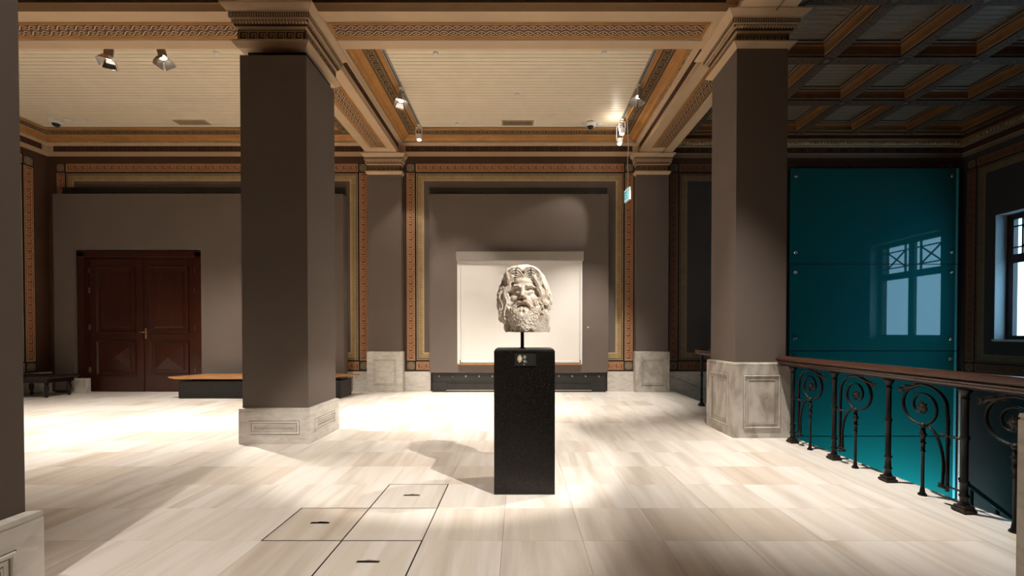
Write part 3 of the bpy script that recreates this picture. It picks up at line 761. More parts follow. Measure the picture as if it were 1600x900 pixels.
pillar('broad taupe clad pillar standing free left of the plinth, low panelled marble base', -3.755, -2.80, 5.81, 6.755, 0.483, 0.035, 5.19,
       cap=(-3.86, -2.93, 6.03, 7.0, 5.40, 0.16), clad=(-3.78, -2.97, 6.12, 6.9), pan=(0.14, 0.13, 0.13))
pillar('taupe pillar cut off by the left edge of the picture, low panelled marble base', -3.70, -2.75, 1.56, 2.505, 0.483, 0.05, 5.19,
       cap=(-3.86, -2.93, 1.6, 2.5, 5.40, 0.16), clad=(-3.78, -2.97, 1.65, 2.45), pan=(0.14, 0.13, 0.13))
pillar('narrow taupe pillar at the railing with tall weathered marble base', 3.03, 3.84, 6.145, 7.02, 1.07, 0.045, 5.50,
       cap=(3.075, 3.80, 6.19, 6.97, 5.50, 0.21), bmat='marble_old', pan=(0.14, 0.13, 0.13))
pillar('pillar with cream marble base just cut off by the right edge of the picture', 2.885, 3.72, 1.62, 2.51, 1.045, 0.10, 5.50,
       cap=(3.075, 3.80, 1.7, 2.4, 5.50, 0.21), bmat='marble', pan=(0.14, 0.13, 0.13))

def pilaster(label, bx0, bx1, bmat):
    y0 = 10.85; cx = (bx0+bx1)/2
    t = empty('wall_pilaster', (cx, YW, 0), label, 'pilaster', 'pilasters on the back wall'); off = (-cx, -YW, 0)
    mb = MB(); bh = 1.02; ins = 0.03
    mb.rings(bx0, bx1, y0, YW, [(0, 0), (0, bh-0.02), (-0.01, bh-0.01), (-ins, bh)], bmat, ymax=YW)
    b_ = mb.build('base', t, loc=off)
    pm = MB(); frame_moulding(pm, (bx0+0.16, y0, 0.18), (1, 0, 0), (0, 0, 1), bx1-bx0-0.32, 0.64, bmat, nested=False); pm.build('base_panel', b_)
    simple('shaft', t, 'taupe', (bx0+ins-cx, bx1-ins-cx, y0+ins-YW, 0, bh, 5.47))
    capital(t, bx0+ins, bx1-ins, y0+ins, YW, 5.42, HS-0.01, 0.13, ymax=YW-0.001, off=off)
pilaster('taupe wall pilaster left of the central panel, behind the free-standing pillar', -3.80, -2.91, 'marble')
pilaster('taupe wall pilaster right of the central panel, bluish marble base', 2.90, 3.76, 'marble_old')

# ---------------------------------------------------------------- false walls, door, screen
# left false wall with the door opening
t = empty('partition_wall', (-7.9, 10.92, 0), 'long taupe partition around the double door at left', 'partition')
ox, oy = 7.9, -10.92
X0, X1, D0, D1, DZ = -11.53, -4.35, -11.04, -7.88, 3.55
for a in ((X0, D0, 0, 4.92), (D1, X1, 0, 4.92), (D0, D1, DZ, 4.92)):
    simple('board', t, 'taupe', (a[0]+ox, a[1]+ox, -0.12, 0.0, a[2], a[3]))
simple('side_return', t, 'taupe', (X1-0.04+ox, X1+ox, 0.0, 0.12, 0, 4.92))
def batten(parent, x0, x1, y0, y1, z0, z1, ox, oy, step=0.37):
    mb = MB(); mb.box(x0+ox, x1+ox, y0+oy, y1+oy, z0, z1, 'steel_black'); b_ = mb.build('steel_batten', parent)
    d = MB(); k = int((x1-x0)/step)
    for i in range(k):
        x = x0+(i+0.5)*(x1-x0)/k+ox
        rr = [[(x+r_*math.cos(2*PI*j/8), y0+oy+yy, (z0+z1)/2-0.02+r_*math.sin(2*PI*j/8)) for j in range(8)] for r_, yy in ((0.022, 0), (0.022, -0.012), (0.012, -0.018))]
        d.grid(rr, 'black')
    d.build('bolts', b_, kind='stuff')
batten(t, -11.45, X1-0.02, 10.96, 11.02, 4.90, 5.13, ox, oy)
# door
dr = MB()
for b_ in ((-11.02, -10.84, 10.86, 11.03, 0, 3.50), (-8.08, -7.90, 10.86, 11.03, 0, 3.50), (-11.02, -7.90, 10.86, 11.03, 3.38, 3.53)): dr.box(*b_, 'wood_dark', 0.012)
for b_ in ((-10.84, -10.80, 10.90, 11.03, 0, 3.38), (-8.12, -8.08, 10.90, 11.03, 0, 3.38), (-10.8, -8.12, 10.90, 11.03, 3.34, 3.38)): dr.box(*b_, 'wood_dark', 0.006)
door = struct(dr.build('door_1'))
def door_leaf(x0, x1, hinge):
    mb = MB(); mb.box(x0, x1, 10.95, 11.0, 0.01, 3.33, 'wood_dark')
    lf = mb.build('door_leaf', door)
    for z0, z1, pyr in ((1.48, 3.16, False), (0.42, 1.30, True)):
        p = MB(); P, u, v = V((x0+0.16, 10.949, z0)), V((1, 0, 0)), V((0, 0, 1)); w, h = x1-x0-0.32, z1-z0; n_ = V((0, -1, 0))
        def ring(e, o): return [P+u*e+v*e+n_*o, P+u*(w-e)+v*e+n_*o, P+u*(w-e)+v*(h-e)+n_*o, P+u*e+v*(h-e)+n_*o]
        R = [ring(0, 0), ring(0.01, 0.035), ring(0.03, 0.035), ring(0.05, 0.012), ring(0.055, 0.002), ring(0.13, 0.002), ring(0.135, 0.015), ring(0.16, 0.02)]
        for i in range(len(R)-1):
            for j in range(4): p.poly([R[i][j], R[i][(j+1) % 4], R[i+1][(j+1) % 4], R[i+1][j]], 'wood_dark')
        if pyr:
            a = P+u*(w/2)+v*(h/2)+n_*0.07
            for j in range(4): p.poly([R[-1][j], R[-1][(j+1) % 4], a], 'wood_dark')
        else: p.poly(R[-1], 'wood_dark')
        p.build('door_panel', lf)
    for z in (0.55, 1.62, 2.55, 3.05):
        hx = x0 if hinge < 0 else x1
        simple('hinge', lf, 'steel', (hx-0.014, hx+0.014, 10.925, 10.951, z-0.07, z+0.07), bev=0.004)
door_leaf(-10.79, -9.47, -1); door_leaf(-9.45, -8.13, 1)
mb = MB(); mb.box(-9.49, -9.43, 10.928, 10.9495, 0.01, 3.33, 'wood_dark', 0.008); mb.build('astragal', door)
mb = MB(); mb.box(-9.475+0.075, -9.43+0.075, 10.935, 10.949, 1.34, 1.60, 'brass', 0.004); mb.tube([(-9.378, 10.935, 1.5), (-9.378, 10.88, 1.5), (-9.40, 10.87, 1.5), (-9.49, 10.87, 1.495)], 0.011, 'brass', 8, up=V((0, 0, 1)))
mb.build('door_handle', door)
# marble plinth stone beside the door and wall box
tag(simple('plinth_block', None, 'marble_old', (-11.0, -10.63, 10.64, 10.79, 0, 0.36), bev=0.004), 'low grey marble block at the foot of the door frame', 'block')

# central panel
t = empty('display_panel', (0, 10.92, 0), 'tall taupe panel on the back wall carrying the projection screen', 'panel')
simple('board', t, 'taupe', (-2.235, 2.225, -0.07, 0.06, 0.49, 4.93), bev=0.003)
batten(t, -2.25, 2.22, 10.99, 11.03, 4.90, 5.13, 0, -10.92)
mb = MB(); mb.box(-2.17, 2.17, -0.03, 0.08, 0.0, 0.485, 'steel_black')
mb.box(-2.17, -1.82, -0.045, -0.03, 0.0, 0.25, 'steel_black'); mb.box(1.82, 2.17, -0.045, -0.03, 0.0, 0.25, 'steel_black')
mb.box(-1.82, 1.82, -0.045, -0.03, 0.24, 0.262, 'steel_black'); mb.box(-1.82, 1.82, -0.05, -0.03, 0.035, 0.055, 'lampgrey'); mb.box(-2.17, 2.17, -0.05, -0.03, 0.0, 0.03, 'steel_black')
fo = mb.build('steel_foot', t)
for i in range(13):
    x = -2.0+i*4.0/12; mb = MB(); rr = [[(x+r_*math.cos(2*PI*j/10), yy, 0.395+r_*math.sin(2*PI*j/10)) for j in range(10)] for r_, yy in ((0.024, -0.03), (0.024, -0.042), (0.014, -0.05))]
    mb.grid(rr, 'steel'); mb.build('bolt', fo)
# projection screen
t = empty('projection_screen', (0.0, 10.8, 0.72), 'white roller projection screen in pale frame behind the marble head', 'screen')
yo = -10.8
simple('roller_case', t, 'case', (-1.545, 1.585, -0.10, 0.04, 2.54, 2.76), bev=0.006)
simple('fabric', t, 'screen', (-1.44, 1.50, -0.012, -0.006, 0.05, 2.54))
mb = MB(); mb.box(-1.53, -1.45, -0.02, 0.04, 0.0, 2.54, 'white'); mb.box(1.51, 1.565, -0.02, 0.04, 0.0, 2.54, 'white'); mb.box(-1.45, 1.51, 0.0, 0.04, 0.0, 2.54, 'white'); mb.build('frame', t)
simple('bottom_bar', t, 'white', (-1.47, 1.53, -0.03, -0.0, 0.03, 0.07), bev=0.004)
simple('wooden_ledge', t, 'wood_light', (-1.53, 1.565, -0.025, 0.04, -0.03, 0.0), bev=0.003)
simple('end_cap', t, 'black', (-1.465, -1.445, -0.034, -0.014, 0.02, 0.09)); simple('end_cap', t, 'black', (1.505, 1.525, -0.034, -0.014, 0.02, 0.09))
for (x, y, z, ylab) in ((1.72, 10.85, 1.62, 'small white push button on the taupe panel right of the screen'),):
    mb = MB(); rr = [[(r_*math.cos(2*PI*j/10), yy, r_*math.sin(2*PI*j/10)) for j in range(10)] for r_, yy in ((0.02, 0), (0.02, -0.012), (0.012, -0.016))]
    mb.grid(rr, 'white'); tag(mb.build('wall_button', loc=(x, y, z)), ylab, 'button')

# ---------------------------------------------------------------- benches
t = empty('bench', (-5.85, 10.1, 0), 'long low bench with pale wooden top on black stone base', 'bench')
mb = MB(); mb.box(-1.83, 1.83, -0.30, 0.32, 0.0, 0.40, 'granite', 0.01); mb.build('stone_base', t)
mb = MB()
L = 2.03; ring = lambda z, e: [(-L+e, -0.34, z), (L-0.35-e, -0.34, z), (L-e, 0.36, z), (-L+0.35+e, 0.36, z)]
mb.grid([ring(0.445, 0.14), ring(0.475, 0.0), ring(0.50, 0.0)], 'wood_light', smooth=False); mb.build('seat', t)
mb = MB(); mb.box(-1.6, 1.6, -0.22, 0.24, 0.40, 0.447, 'black'); mb.build('seat_support', t)
t = empty('stool_bench', (-11.25, 10.18, 0), 'dark wooden bench with turned legs by the left wall', 'bench')
mb = MB(); mb.box(-0.60, 0.62, -0.34, 0.36, 0.44, 0.50, 'wood_black', 0.015); mb.build('seat', t)
mb = MB(); mb.box(-0.52, 0.52, -0.30, 0.30, 0.34, 0.44, 'wood_black'); mb.build('apron', t)
for x in (-0.45, 0.45):
    for y in (-0.25, 0.25):
        mb = MB(); mb.lathe(x, y, [(0.022, 0), (0.03, 0.02), (0.03, 0.05), (0.022, 0.06), (0.042, 0.16), (0.045, 0.24), (0.028, 0.27), (0.042, 0.285), (0.028, 0.30), (0.045, 0.34)], 'wood_black', 12); mb.build('leg', t)

# ---------------------------------------------------------------- plinth and head
px, py = 0.05, 4.245
t = empty('granite_plinth', (px, py, 0), 'tall black speckled granite plinth in the middle of the floor', 'plinth')
mb = MB(); mb.box(-0.28, 0.28, -0.25, 0.27, 0.004, 1.33, 'granite', 0.003); mb.build('body', t)
mb = MB(); mb.box(-0.272, 0.272, -0.242, 0.262, 1.33, 1.342, 'steel_black', 0.001); mb.build('top_plate', t)
# caption plate
t = empty('caption_plate', (px+0.005, py-0.252, 1.245), 'small dark caption plate with head picture on the plinth front', 'label')
mb = MB(); mb.box(-0.095, 0.10, -0.006, 0.0, -0.055, 0.055, 'black', 0.001); mb.build('plate', t)
mb = MB()
fr = (V((0, -0.0065, 0)), V((1, 0, 0)), V((0, 0, 1)))
def blob(cx, cz, rx, rz, mat, off, k=14, wob=0.12):
    mb.poly([V((cx+rx*math.cos(2*PI*a/k)*(1+wob*math.sin(a*2.7)), -0.0065-off, cz+rz*math.sin(2*PI*a/k)*(1+wob*math.cos(a*1.9)))) for a in range(k)], mat)
blob(-0.048, 0.012, 0.023, 0.034, 'bead', 0.0003); blob(-0.045, 0.015, 0.012, 0.018, 'statue', 0.0006)
mb.build('picture', t)
mb = MB()
for k, (z, w) in enumerate(((0.038, 0.022), (0.030, 0.026), (0.022, 0.024), (0.014, 0.018), (-0.004, 0.026), (-0.012, 0.020), (-0.020, 0.034), (-0.042, 0.016))):
    x = -0.015
    while x < -0.015+w:
        l_ = random.choice((0.003, 0.005, 0.007)); mb.rect(fr, x, min(x+l_, -0.015+w), z-0.002, z+0.002, 'white', 0.0006); x += l_+0.002
mb.build('caption_text', t)

# support rod
hx, hy, hz = px+0.0, 4.25, 1.500
head = empty('marble_head', (hx, hy, 1.342), 'colossal bearded marble head with curling hair on a steel rod above the black plinth', 'sculpture')
mb = MB(); mb.lathe(-0.018, 0, [(0.017, 0.0), (0.017, 0.25)], 'iron', 16); mb.lathe(-0.018, 0, [(0.032, 0.0), (0.032, 0.006), (0.02, 0.01)], 'iron', 16); mb.build('support_rod', head)

def build_head():
    rnd = random.Random(11)
    g = MB()
    # local frame: x right in picture, -y toward the viewer, z up; 0..0.64
    g.sphere((0.0, 0.06, 0.37), 0.185, 0.19, 0.245, 'statue', 32, 24)                # skull
    g.sphere((0.0, -0.020, 0.40), 0.128, 0.140, 0.165, 'statue', 32, 24)             # upper face
    g.sphere((0.0, -0.030, 0.285), 0.118, 0.135, 0.150, 'statue', 32, 24)            # lower face
    g.sphere((0.0, -0.065, 0.475), 0.105, 0.085, 0.055, 'statue', 24, 16)            # forehead
    g.sphere((0.0, 0.04, 0.10), 0.15, 0.13, 0.16, 'statue', 24, 16)                  # neck
    g.tube([(0.0, -0.145, 0.430), (0.0, -0.168, 0.385), (0.0, -0.198, 0.335), (0.0, -0.190, 0.318)], [0.016, 0.019, 0.026, 0.020], 'statue', 12)
    for s in (-1, 1):
        g.sphere((s*0.024, -0.172, 0.325), 0.016, 0.020, 0.014, 'statue')            # nostril wings
        g.tube([(s*0.010, -0.152, 0.418), (s*0.040, -0.156, 0.434), (s*0.078, -0.142, 0.436), (s*0.112, -0.108, 0.420)], [0.013, 0.017, 0.016, 0.010], 'statue', 10)
        g.sphere((s*0.064, -0.108, 0.388), 0.026, 0.026, 0.017, 'statue', 16, 12)    # eyeballs
        g.tube([(s*0.036, -0.128, 0.385), (s*0.062, -0.142, 0.402), (s*0.094, -0.120, 0.390)], [0.005, 0.006, 0.004], 'statue', 8)
        g.tube([(s*0.036, -0.128, 0.384), (s*0.062, -0.138, 0.373), (s*0.094, -0.120, 0.386)], [0.005, 0.006, 0.004], 'statue', 8)
        g.sphere((s*0.075, -0.080, 0.322), 0.055, 0.055, 0.050, 'statue', 16, 12)    # cheeks
        # moustache
        g.tube([(s*0.004, -0.178, 0.290), (s*0.035, -0.178, 0.282), (s*0.062, -0.160, 0.255), (s*0.082, -0.140, 0.215), (s*0.080, -0.135, 0.190)], [0.014, 0.018, 0.017, 0.014, 0.008], 'statue', 10)
        g.tube([(s*0.020, -0.180, 0.290), (s*0.050, -0.170, 0.270), (s*0.074, -0.152, 0.232)], [0.007, 0.008, 0.006], 'statue', 8)
        g.tube([(s*0.006, -0.168, 0.232), (s*0.030, -0.160, 0.228)], [0.013, 0.008], 'statue', 10)   # lower lip
    g.sphere((0, -0.120, 0.160), 0.105, 0.085, 0.085, 'statue', 24, 16)              # beard mass
    g.sphere((0, -0.095, 0.090), 0.085, 0.075, 0.085, 'statue', 24, 16)
    g.sphere((-0.135, 0.03, 0.19), 0.10, 0.10, 0.16, 'statue', 20, 14)                 # side hair masses
    g.sphere((0.150, 0.04, 0.26), 0.095, 0.10, 0.14, 'statue', 20, 14)
    g.sphere((-0.115, 0.04, 0.42), 0.10, 0.12, 0.15, 'statue', 20, 14)
    g.sphere((0.120, 0.04, 0.42), 0.10, 0.12, 0.15, 'statue', 20, 14)
    g.sphere((0.0, 0.03, 0.52), 0.14, 0.14, 0.09, 'statue', 20, 14)
    g.sphere((-0.08, -0.01, 0.09), 0.11, 0.07, 0.09, 'statue', 20, 14)
    # smooth neck block to the right
    R = lambda z, a, b: [(0.03, -0.06, z), (b, -0.075, z), (b+0.015, 0.09, z), (0.03, 0.12, z)]
    g.grid([R(-0.02, 0, 0.225), R(0.05, 0, 0.243), R(0.17, 0, 0.236), R(0.22, 0, 0.20)], 'statue', smooth=False)
    # curl: coil on the surface
    def coil(c, r, n_, th, turns=1.4, mir=1):
        c = V(c); n_ = V(n_).normalized(); a = n_.cross(V((0.1, 0.2, 1))).normalized(); b = n_.cross(a)
        pts = []; rad = []; K = 13; ph = rnd.random()*6.28
        for i in range(K):
            f = i/(K-1); q = ph+mir*f*turns*2*PI; rr = r*(1-0.72*f)
            pts.append(c+a*rr*math.cos(q)+b*rr*math.sin(q)+n_*(0.012*f)); rad.append(th*(0.75+0.25*math.sin(PI*f)))
        g.tube(pts, rad, 'statue', 7)
    # beard curls, bigger toward the rim
    for i in range(64):
        u = -1.35+2.7*((i*0.618) % 1.0); w = (i+0.5)/64
        zz = 0.025+0.21*w; wd = 0.100+0.045*w
        if abs(u) < 0.40 and zz > 0.175: continue
        x = wd*math.sin(u)*1.12; y = -0.055-0.110*math.cos(u)-0.02*(1-abs(w-0.5))
        coil((x, y, zz), rnd.uniform(0.020, 0.029), (math.sin(u), -math.cos(u), -0.1), rnd.uniform(0.0085, 0.0115), 1.35, rnd.choice((-1, 1)))
    # hanging beard locks in the middle
    for k in range(10):
        s = -1 if k % 2 else 1; x0 = s*(0.010+0.013*(k//2)); L0 = rnd.uniform(0.10, 0.15)
        pts = [(x0+s*0.012*math.sin(j*1.3+k), -0.197+0.012*j*0.6+0.006*(k//2), 0.215-L0*j/7-0.012*(k//2)) for j in range(8)]
        g.tube(pts, [0.010, 0.012, 0.014, 0.014, 0.013, 0.012, 0.010, 0.006], 'statue', 8)
    # sideburn curls along cheeks
    for s in (-1, 1):
        for j in range(11):
            f = j/10; coil((s*(0.124+0.014*math.sin(j*2.0)), -0.092-0.012*math.cos(j*1.7), 0.16+0.15*f), 0.024, (s*0.7, -1, 0), 0.0095, 1.3, s)
    # hair locks: anastole rising from the brow and waving down the sides
    def lock(path, r0, r1, wave=0.010, fq=2.2):
        pts = []; rad = []; K = 22; P = [V(p) for p in path]; ph = rnd.random()*6
        for i in range(K):
            f = i/(K-1)*(len(P)-1); k = min(int(f), len(P)-2); tt = f-k
            p0 = P[max(k-1, 0)]; p1 = P[k]; p2 = P[k+1]; p3 = P[min(k+2, len(P)-1)]
            p = 0.5*((2*p1)+(p2-p0)*tt+(2*p0-5*p1+4*p2-p3)*tt*tt+(3*p1-p0-3*p2+p3)*tt**3)
            q = i/(K-1); env = min(1, q*2.5)
            p = p+V((wave*env*math.sin(fq*2*PI*q+ph), 0, 0.6*wave*env*math.cos(fq*2*PI*q+ph*1.3)))
            pts.append(p); rad.append((r0+(r1-r0)*q)*(1.0 if q < 0.9 else 0.7))
        g.tube(pts, rad, 'statue', 8)
    for s in (-1, 1):
        # concentric arches over the forehead (open loops)
        for k in range(5):
            e = 0.013+0.017*k
            cx = s*0.072; cz = 0.505
            pts = [(cx-s*e*0.95*math.cos(a), -0.125-0.004*k+0.02*abs(math.cos(a)), cz-0.015+e*1.25*math.sin(a)) for a in [i*PI/9-0.35 for i in range(12)]]
            g.tube(pts, [0.0078]*12, 'statue', 8)
        # falling side locks, two layers of thick waving strands
        for k in range(22):
            f = (k % 11)/10.0; lay = k//11
            yb = -0.125+0.19*f if lay else -0.095+0.15*f
            xo = s*(0.195-0.045*(1-f)*lay+0.030*f+rnd.uniform(-0.006, 0.006))
            zend = rnd.uniform(0.10, 0.22) if s < 0 else rnd.uniform(0.20, 0.30)
            g_ = rnd.uniform(-0.012, 0.012)
            path = [(s*(0.010+0.03*f), yb+0.01, 0.585), (s*(0.070+0.02*f), yb-0.005, 0.612+g_), (s*(0.145+0.02*f), yb, 0.555+g_), (xo*0.96, yb+0.01, 0.46), (xo*1.08, yb+0.02, 0.36), (xo*1.12, yb+0.02, 0.28), (xo*1.08, yb+0.01, zend)]
            lock(path, 0.0165, 0.012, 0.017, 3.0)
        # inner face-framing strands
        for k in range(4):
            path = [(s*(0.100+0.006*k), -0.125+0.008*k, 0.535), (s*(0.132+0.010*k), -0.118+0.010*k, 0.46), (s*(0.150+0.014*k), -0.105+0.010*k, 0.38), (s*(0.155+0.018*k), -0.100+0.010*k, 0.30), (s*(0.152+0.022*k), -0.090+0.010*k, 0.22)]
            lock(path, 0.0145, 0.012, 0.015, 3.0)
        # curl clusters at the sides
        for k in range(30):
            z = (0.10 if s < 0 else 0.20)+(0.34 if s < 0 else 0.22)*((k*0.618) % 1.0); x = s*(0.165+0.075*rnd.random()); y = -0.095+0.05*abs(x)/0.24+rnd.uniform(-0.01, 0.03)
            coil((x, y, z), rnd.uniform(0.024, 0.034), (s*0.6, -0.9, 0.1), rnd.uniform(0.0095, 0.013), 1.5, s)
    # locks over the crown
    for k in range(15):
        a = -1.25+2.5*k/14
        path = [(0.012*math.sin(a*3), -0.115, 0.580+0.01*math.cos(a)), (0.065*math.sin(a), -0.075, 0.628-0.010*abs(a)), (0.11*math.sin(a), 0.03, 0.638-0.025*abs(a)), (0.15*math.sin(a), 0.15, 0.57-0.04*abs(a))]
        lock(path, 0.017, 0.017, 0.008, 2.0)
    # lower left ragged beard/hair edge
    for k in range(30):
        z = rnd.uniform(0.02, 0.18); coil((rnd.uniform(-0.165-0.4*z, -0.08), rnd.uniform(-0.095, -0.05), z), 0.026, (-0.4, -1, 0), 0.0105, 1.4, 1)
    me = bpy.data.meshes.new('carved_head'); me.from_pydata(g.v, [], g.f); me.update()
    tmp = bpy.data.objects.new('carved_head', me); COL.objects.link(tmp)
    md = tmp.modifiers.new('r', 'REMESH'); md.mode = 'VOXEL'; md.voxel_size = 0.0042; md.use_smooth_shade = True
    dg = bpy.context.evaluated_depsgraph_get(); ev = tmp.evaluated_get(dg); me2 = bpy.data.meshes.new_from_object(ev)
    bpy.data.objects.remove(tmp)
    # carve sockets, mouth slit, wear; then flatten the foot
    def gs(x, z, cx, cz, sx, sz): return math.exp(-((x-cx)/sx)**2-((z-cz)/sz)**2)
    from mathutils import noise
    nvt = len(me2.vertices); co = [0.0]*(3*nvt); me2.vertices.foreach_get('co', co)
    nr = [0.0]*(3*nvt); me2.vertices.foreach_get('normal', nr)
    for i in range(nvt):
        x, y, z = co[3*i:3*i+3]; p = V((x, y, z))
        if y < -0.05:
            for s in (-1, 1):
                y += 0.020*gs(x, z, s*0.040, 0.398, 0.018, 0.016)+0.010*gs(x, z, s*0.085, 0.408, 0.030, 0.010)
                y += 0.010*gs(x, z, s*0.045, 0.345, 0.018, 0.02)
            y += 0.032*math.exp(-(x/0.034)**4-((z-0.252+abs(x)*0.25)/0.0075)**2)   # mouth
            y += 0.012*gs(x, z, 0, 0.185, 0.012, 0.02)
        q = noise.noise(p*70)*0.0016+noise.noise(p*25)*0.002
        x += nr[3*i]*q; y += nr[3*i+1]*q; z += nr[3*i+2]*q
        if z < 0: z = 0.0
        lim = -0.17-(z/0.135)*0.085          # the break at the lower left
        if z < 0.135 and x < lim: x = lim+(x-lim)*0.25
        co[3*i:3*i+3] = (x, y, z)
    me2.vertices.foreach_set('co', co)
    # slight turn of the face to the left of the picture
    me2.transform(Matrix.Rotation(math.radians(-5), 4, 'Z'))
    me2.materials.clear(); me2.materials.append(M['statue'])
    me2.polygons.foreach_set('use_smooth', [True]*len(me2.polygons)); me2.update()
    o = bpy.data.objects.new('carved_head', me2); COL.objects.link(o); o.parent = head; o.location = (0.0, 0.0, 0.158)
    return o
build_head()

# ---------------------------------------------------------------- iron railing
def rail_post(parent, y, x=0.0):
    mb = MB()
    mb.box(x-0.055, x+0.055, y-0.055, y+0.055, 0.0, 0.035, 'iron_worn', 0.008)
    mb.box(x-0.045, x+0.045, y-0.045, y+0.045, 0.035, 0.06, 'iron_worn', 0.006)
    prof = [(0.042, 0.06), (0.030, 0.075), (0.026, 0.12), (0.036, 0.13), (0.036, 0.14), (0.026, 0.15), (0.024, 0.235), (0.034, 0.245), (0.034, 0.255), (0.024, 0.265), (0.024, 0.60), (0.033, 0.612), (0.033, 0.63),
            (0.024, 0.642), (0.023, 0.93), (0.030, 0.94), (0.030, 0.95), (0.024, 0.96), (0.028, 0.985), (0.044, 1.01), (0.050, 1.02), (0.050, 1.03)]
    mb.lathe(x, y, prof, 'iron', 14); return mb.build('post', parent)
def spindle(parent, y, x=0.0):
    mb = MB(); prof = [(0.034, 0.0), (0.034, 0.012), (0.020, 0.03), (0.016, 0.07), (0.013, 0.08), (0.013, 0.40), (0.024, 0.41), (0.014, 0.42), (0.016, 0.475), (0.028, 0.485), (0.016, 0.495), (0.018, 0.55), (0.034, 0.56), (0.020, 0.575), (0.016, 0.62)]
    mb.lathe(x, y, prof, 'iron', 12)
    return mb.build('spindle', parent)
def scroll(parent, ypost, yc, x=0.0):
    """flat iron scroll: strip near ypost, spiral centred on the spindle at yc"""
    s = 1 if yc > ypost else -1; D = abs(yc-ypost)
    P = lambda u, v: V((x, ypost+s*u, v))
    us = D-0.23   # strip offset
    cu = D+0.0; cv = 0.825
    mb = MB(); pts = [P(us, 0.10), P(us, 0.3), P(us, 0.55), P(us, 0.78)]
    R = 0.205
    pts = [P(us, 0.12), P(us, 0.35), P(us, 0.60), P(us, 0.72)]
    for i in range(1, 19):
        a = PI-i*(1.5*PI)/18; r_ = (cu-us)-0.030*(i/18); pts.append(P(cu+r_*math.cos(a), cv+r_*0.88*math.sin(a)))
    n_ = len(pts); rad = [0.011]*n_; rad[-1] = 0.008
    mb.tube(pts, rad, 'iron', 6, flat=1.7); sc = mb.build('scroll', parent)
    # inner spiral
    mb = MB(); pts = []
    K = 34
    for i in range(K):
        f = i/(K-1); a = -0.55*PI-f*2.45*PI; r_ = 0.175-0.135*f; pts.append(P(cu+0.01+r_*math.cos(a)*0.92, cv-0.005+r_*0.95*math.sin(a)))
    mb.tube(pts, [0.010-0.003*i/K for i in range(K)], 'iron', 6, flat=1.7); mb.build('inner_spiral', sc)
    # lower bracket arc
    mb = MB(); pts = []
    for i in range(12):
        a = PI/2+i*(PI/2)/11; pts.append(P(cu-0.02+(D-us-0.055)*math.cos(a), 0.32+0.33*math.sin(a)))
    pts += [P(us+0.04, 0.20), P(us+0.04, 0.155)]
    mb.tube(pts, 0.010, 'iron', 6, flat=1.6); mb.box(x-0.02, x+0.02, ypost+s*(us+0.04)-0.028, ypost+s*(us+0.04)+0.028, 0.135, 0.155, 'iron', 0.004); mb.build('bracket_arc', parent)
    # connectors with knobs
    for v in (0.165, 0.60):
        mb = MB(); mb.tube([P(0, v), P(us+0.05, v)], 0.009, 'iron_worn', 8); q = P(us, v); mb.sphere((q.x, q.y, q.z), 0.020, 0.018, 0.018, 'iron_worn', 10, 6)
        q = P(us+0.06, v); mb.sphere((q.x, q.y, q.z), 0.012, 0.024, 0.012, 'iron_worn', 8, 6); mb.build('connector', parent)
    # knob and star flower
    mb = MB(); q = P(cu, 0.645); mb.sphere((q.x, q.y, q.z), 0.030, 0.030, 0.026, 'iron_worn', 12, 8); mb.build('knob', parent)
    mb = MB(); q = P(cu+0.01, cv-0.01)
    for k in range(10):
        a = 2*PI*k/10; d = V((0, math.cos(a), math.sin(a))); e = V((0, -math.sin(a), math.cos(a))); r2 = 0.068 if k % 2 == 0 else 0.052
        mb.poly([q+e*0.019+V((0.014, 0, 0)), q+d*r2, q-e*0.019+V((0.014, 0, 0))], 'iron_worn'); mb.poly([q-e*0.019-V((0.014, 0, 0)), q+d*r2, q+e*0.019-V((0.014, 0, 0))], 'iron_worn')
    mb.sphere((q.x, q.y, q.z), 0.024, 0.028, 0.028, 'iron_worn', 10, 7); mb.build('flower', parent)
    # acanthus leaf at the shoulder
    mb = MB(); b0 = P(cu+0.10, cv+0.175); b1 = P(cu+0.20, cv+0.10)
    base = P(cu+0.06, cv+0.180); tip = P(cu+0.255, cv+0.120); ax = tip-base; up = V((0, 0, 1))
    for k in range(5):
        f = k/4; c = base+ax*f*0.9; side = -1 if k % 2 else 1; w = 0.020*(1-f*0.3)
        end = c+ax.normalized()*0.055+up*side*0.040
        mb.poly([c+up*w+V((0.012, 0, 0)), c-up*w+V((0.012, 0, 0)), end], 'iron_worn'); mb.poly([c-up*w-V((0.012, 0, 0)), c+up*w-V((0.012, 0, 0)), end], 'iron_worn')
        end2 = c+ax.normalized()*0.05-up*side*0.034
        mb.poly([c+up*w, c-up*w, end2], 'iron_worn')
    mb.tube([base-ax*0.2, base+ax*0.5, tip], [0.010, 0.018, 0.003], 'iron_worn', 7, flat=1.2); mb.build('leaf', parent)
XRAIL = 3.71
def handrail(parent, y0, y1, x=0.0, off=0):
    mb = MB(); half = [(0.045, 1.050), (0.052, 1.066), (0.072, 1.078), (0.076, 1.092), (0.066, 1.102), (0.084, 1.112), (0.085, 1.134), (0.070, 1.148), (0.055, 1.158), (0.026, 1.168)]; prof = [(-a, z) for a, z in half]+[(a, z) for a, z in reversed(half)]
    mb.grid([[(x+a, y0, z) for a, z in prof], [(x+a, y1, z) for a, z in prof]], 'wood_rail', smooth=False); mb.build('handrail', parent)
    mb = MB(); mb.box(x-0.025, x+0.025, y0+0.005, y1-0.005, 1.030, 1.0515, 'iron'); mb.build('top_strip', parent)
t = empty('iron_railing', (XRAIL, 4.3, 0), 'ornate black iron scroll railing with mahogany handrail in front of the teal glass', 'railing')
ys = [5.885, 5.11, 4.36, 3.61, 2.86]
handrail(t, 2.52-4.3, 6.14-4.3)
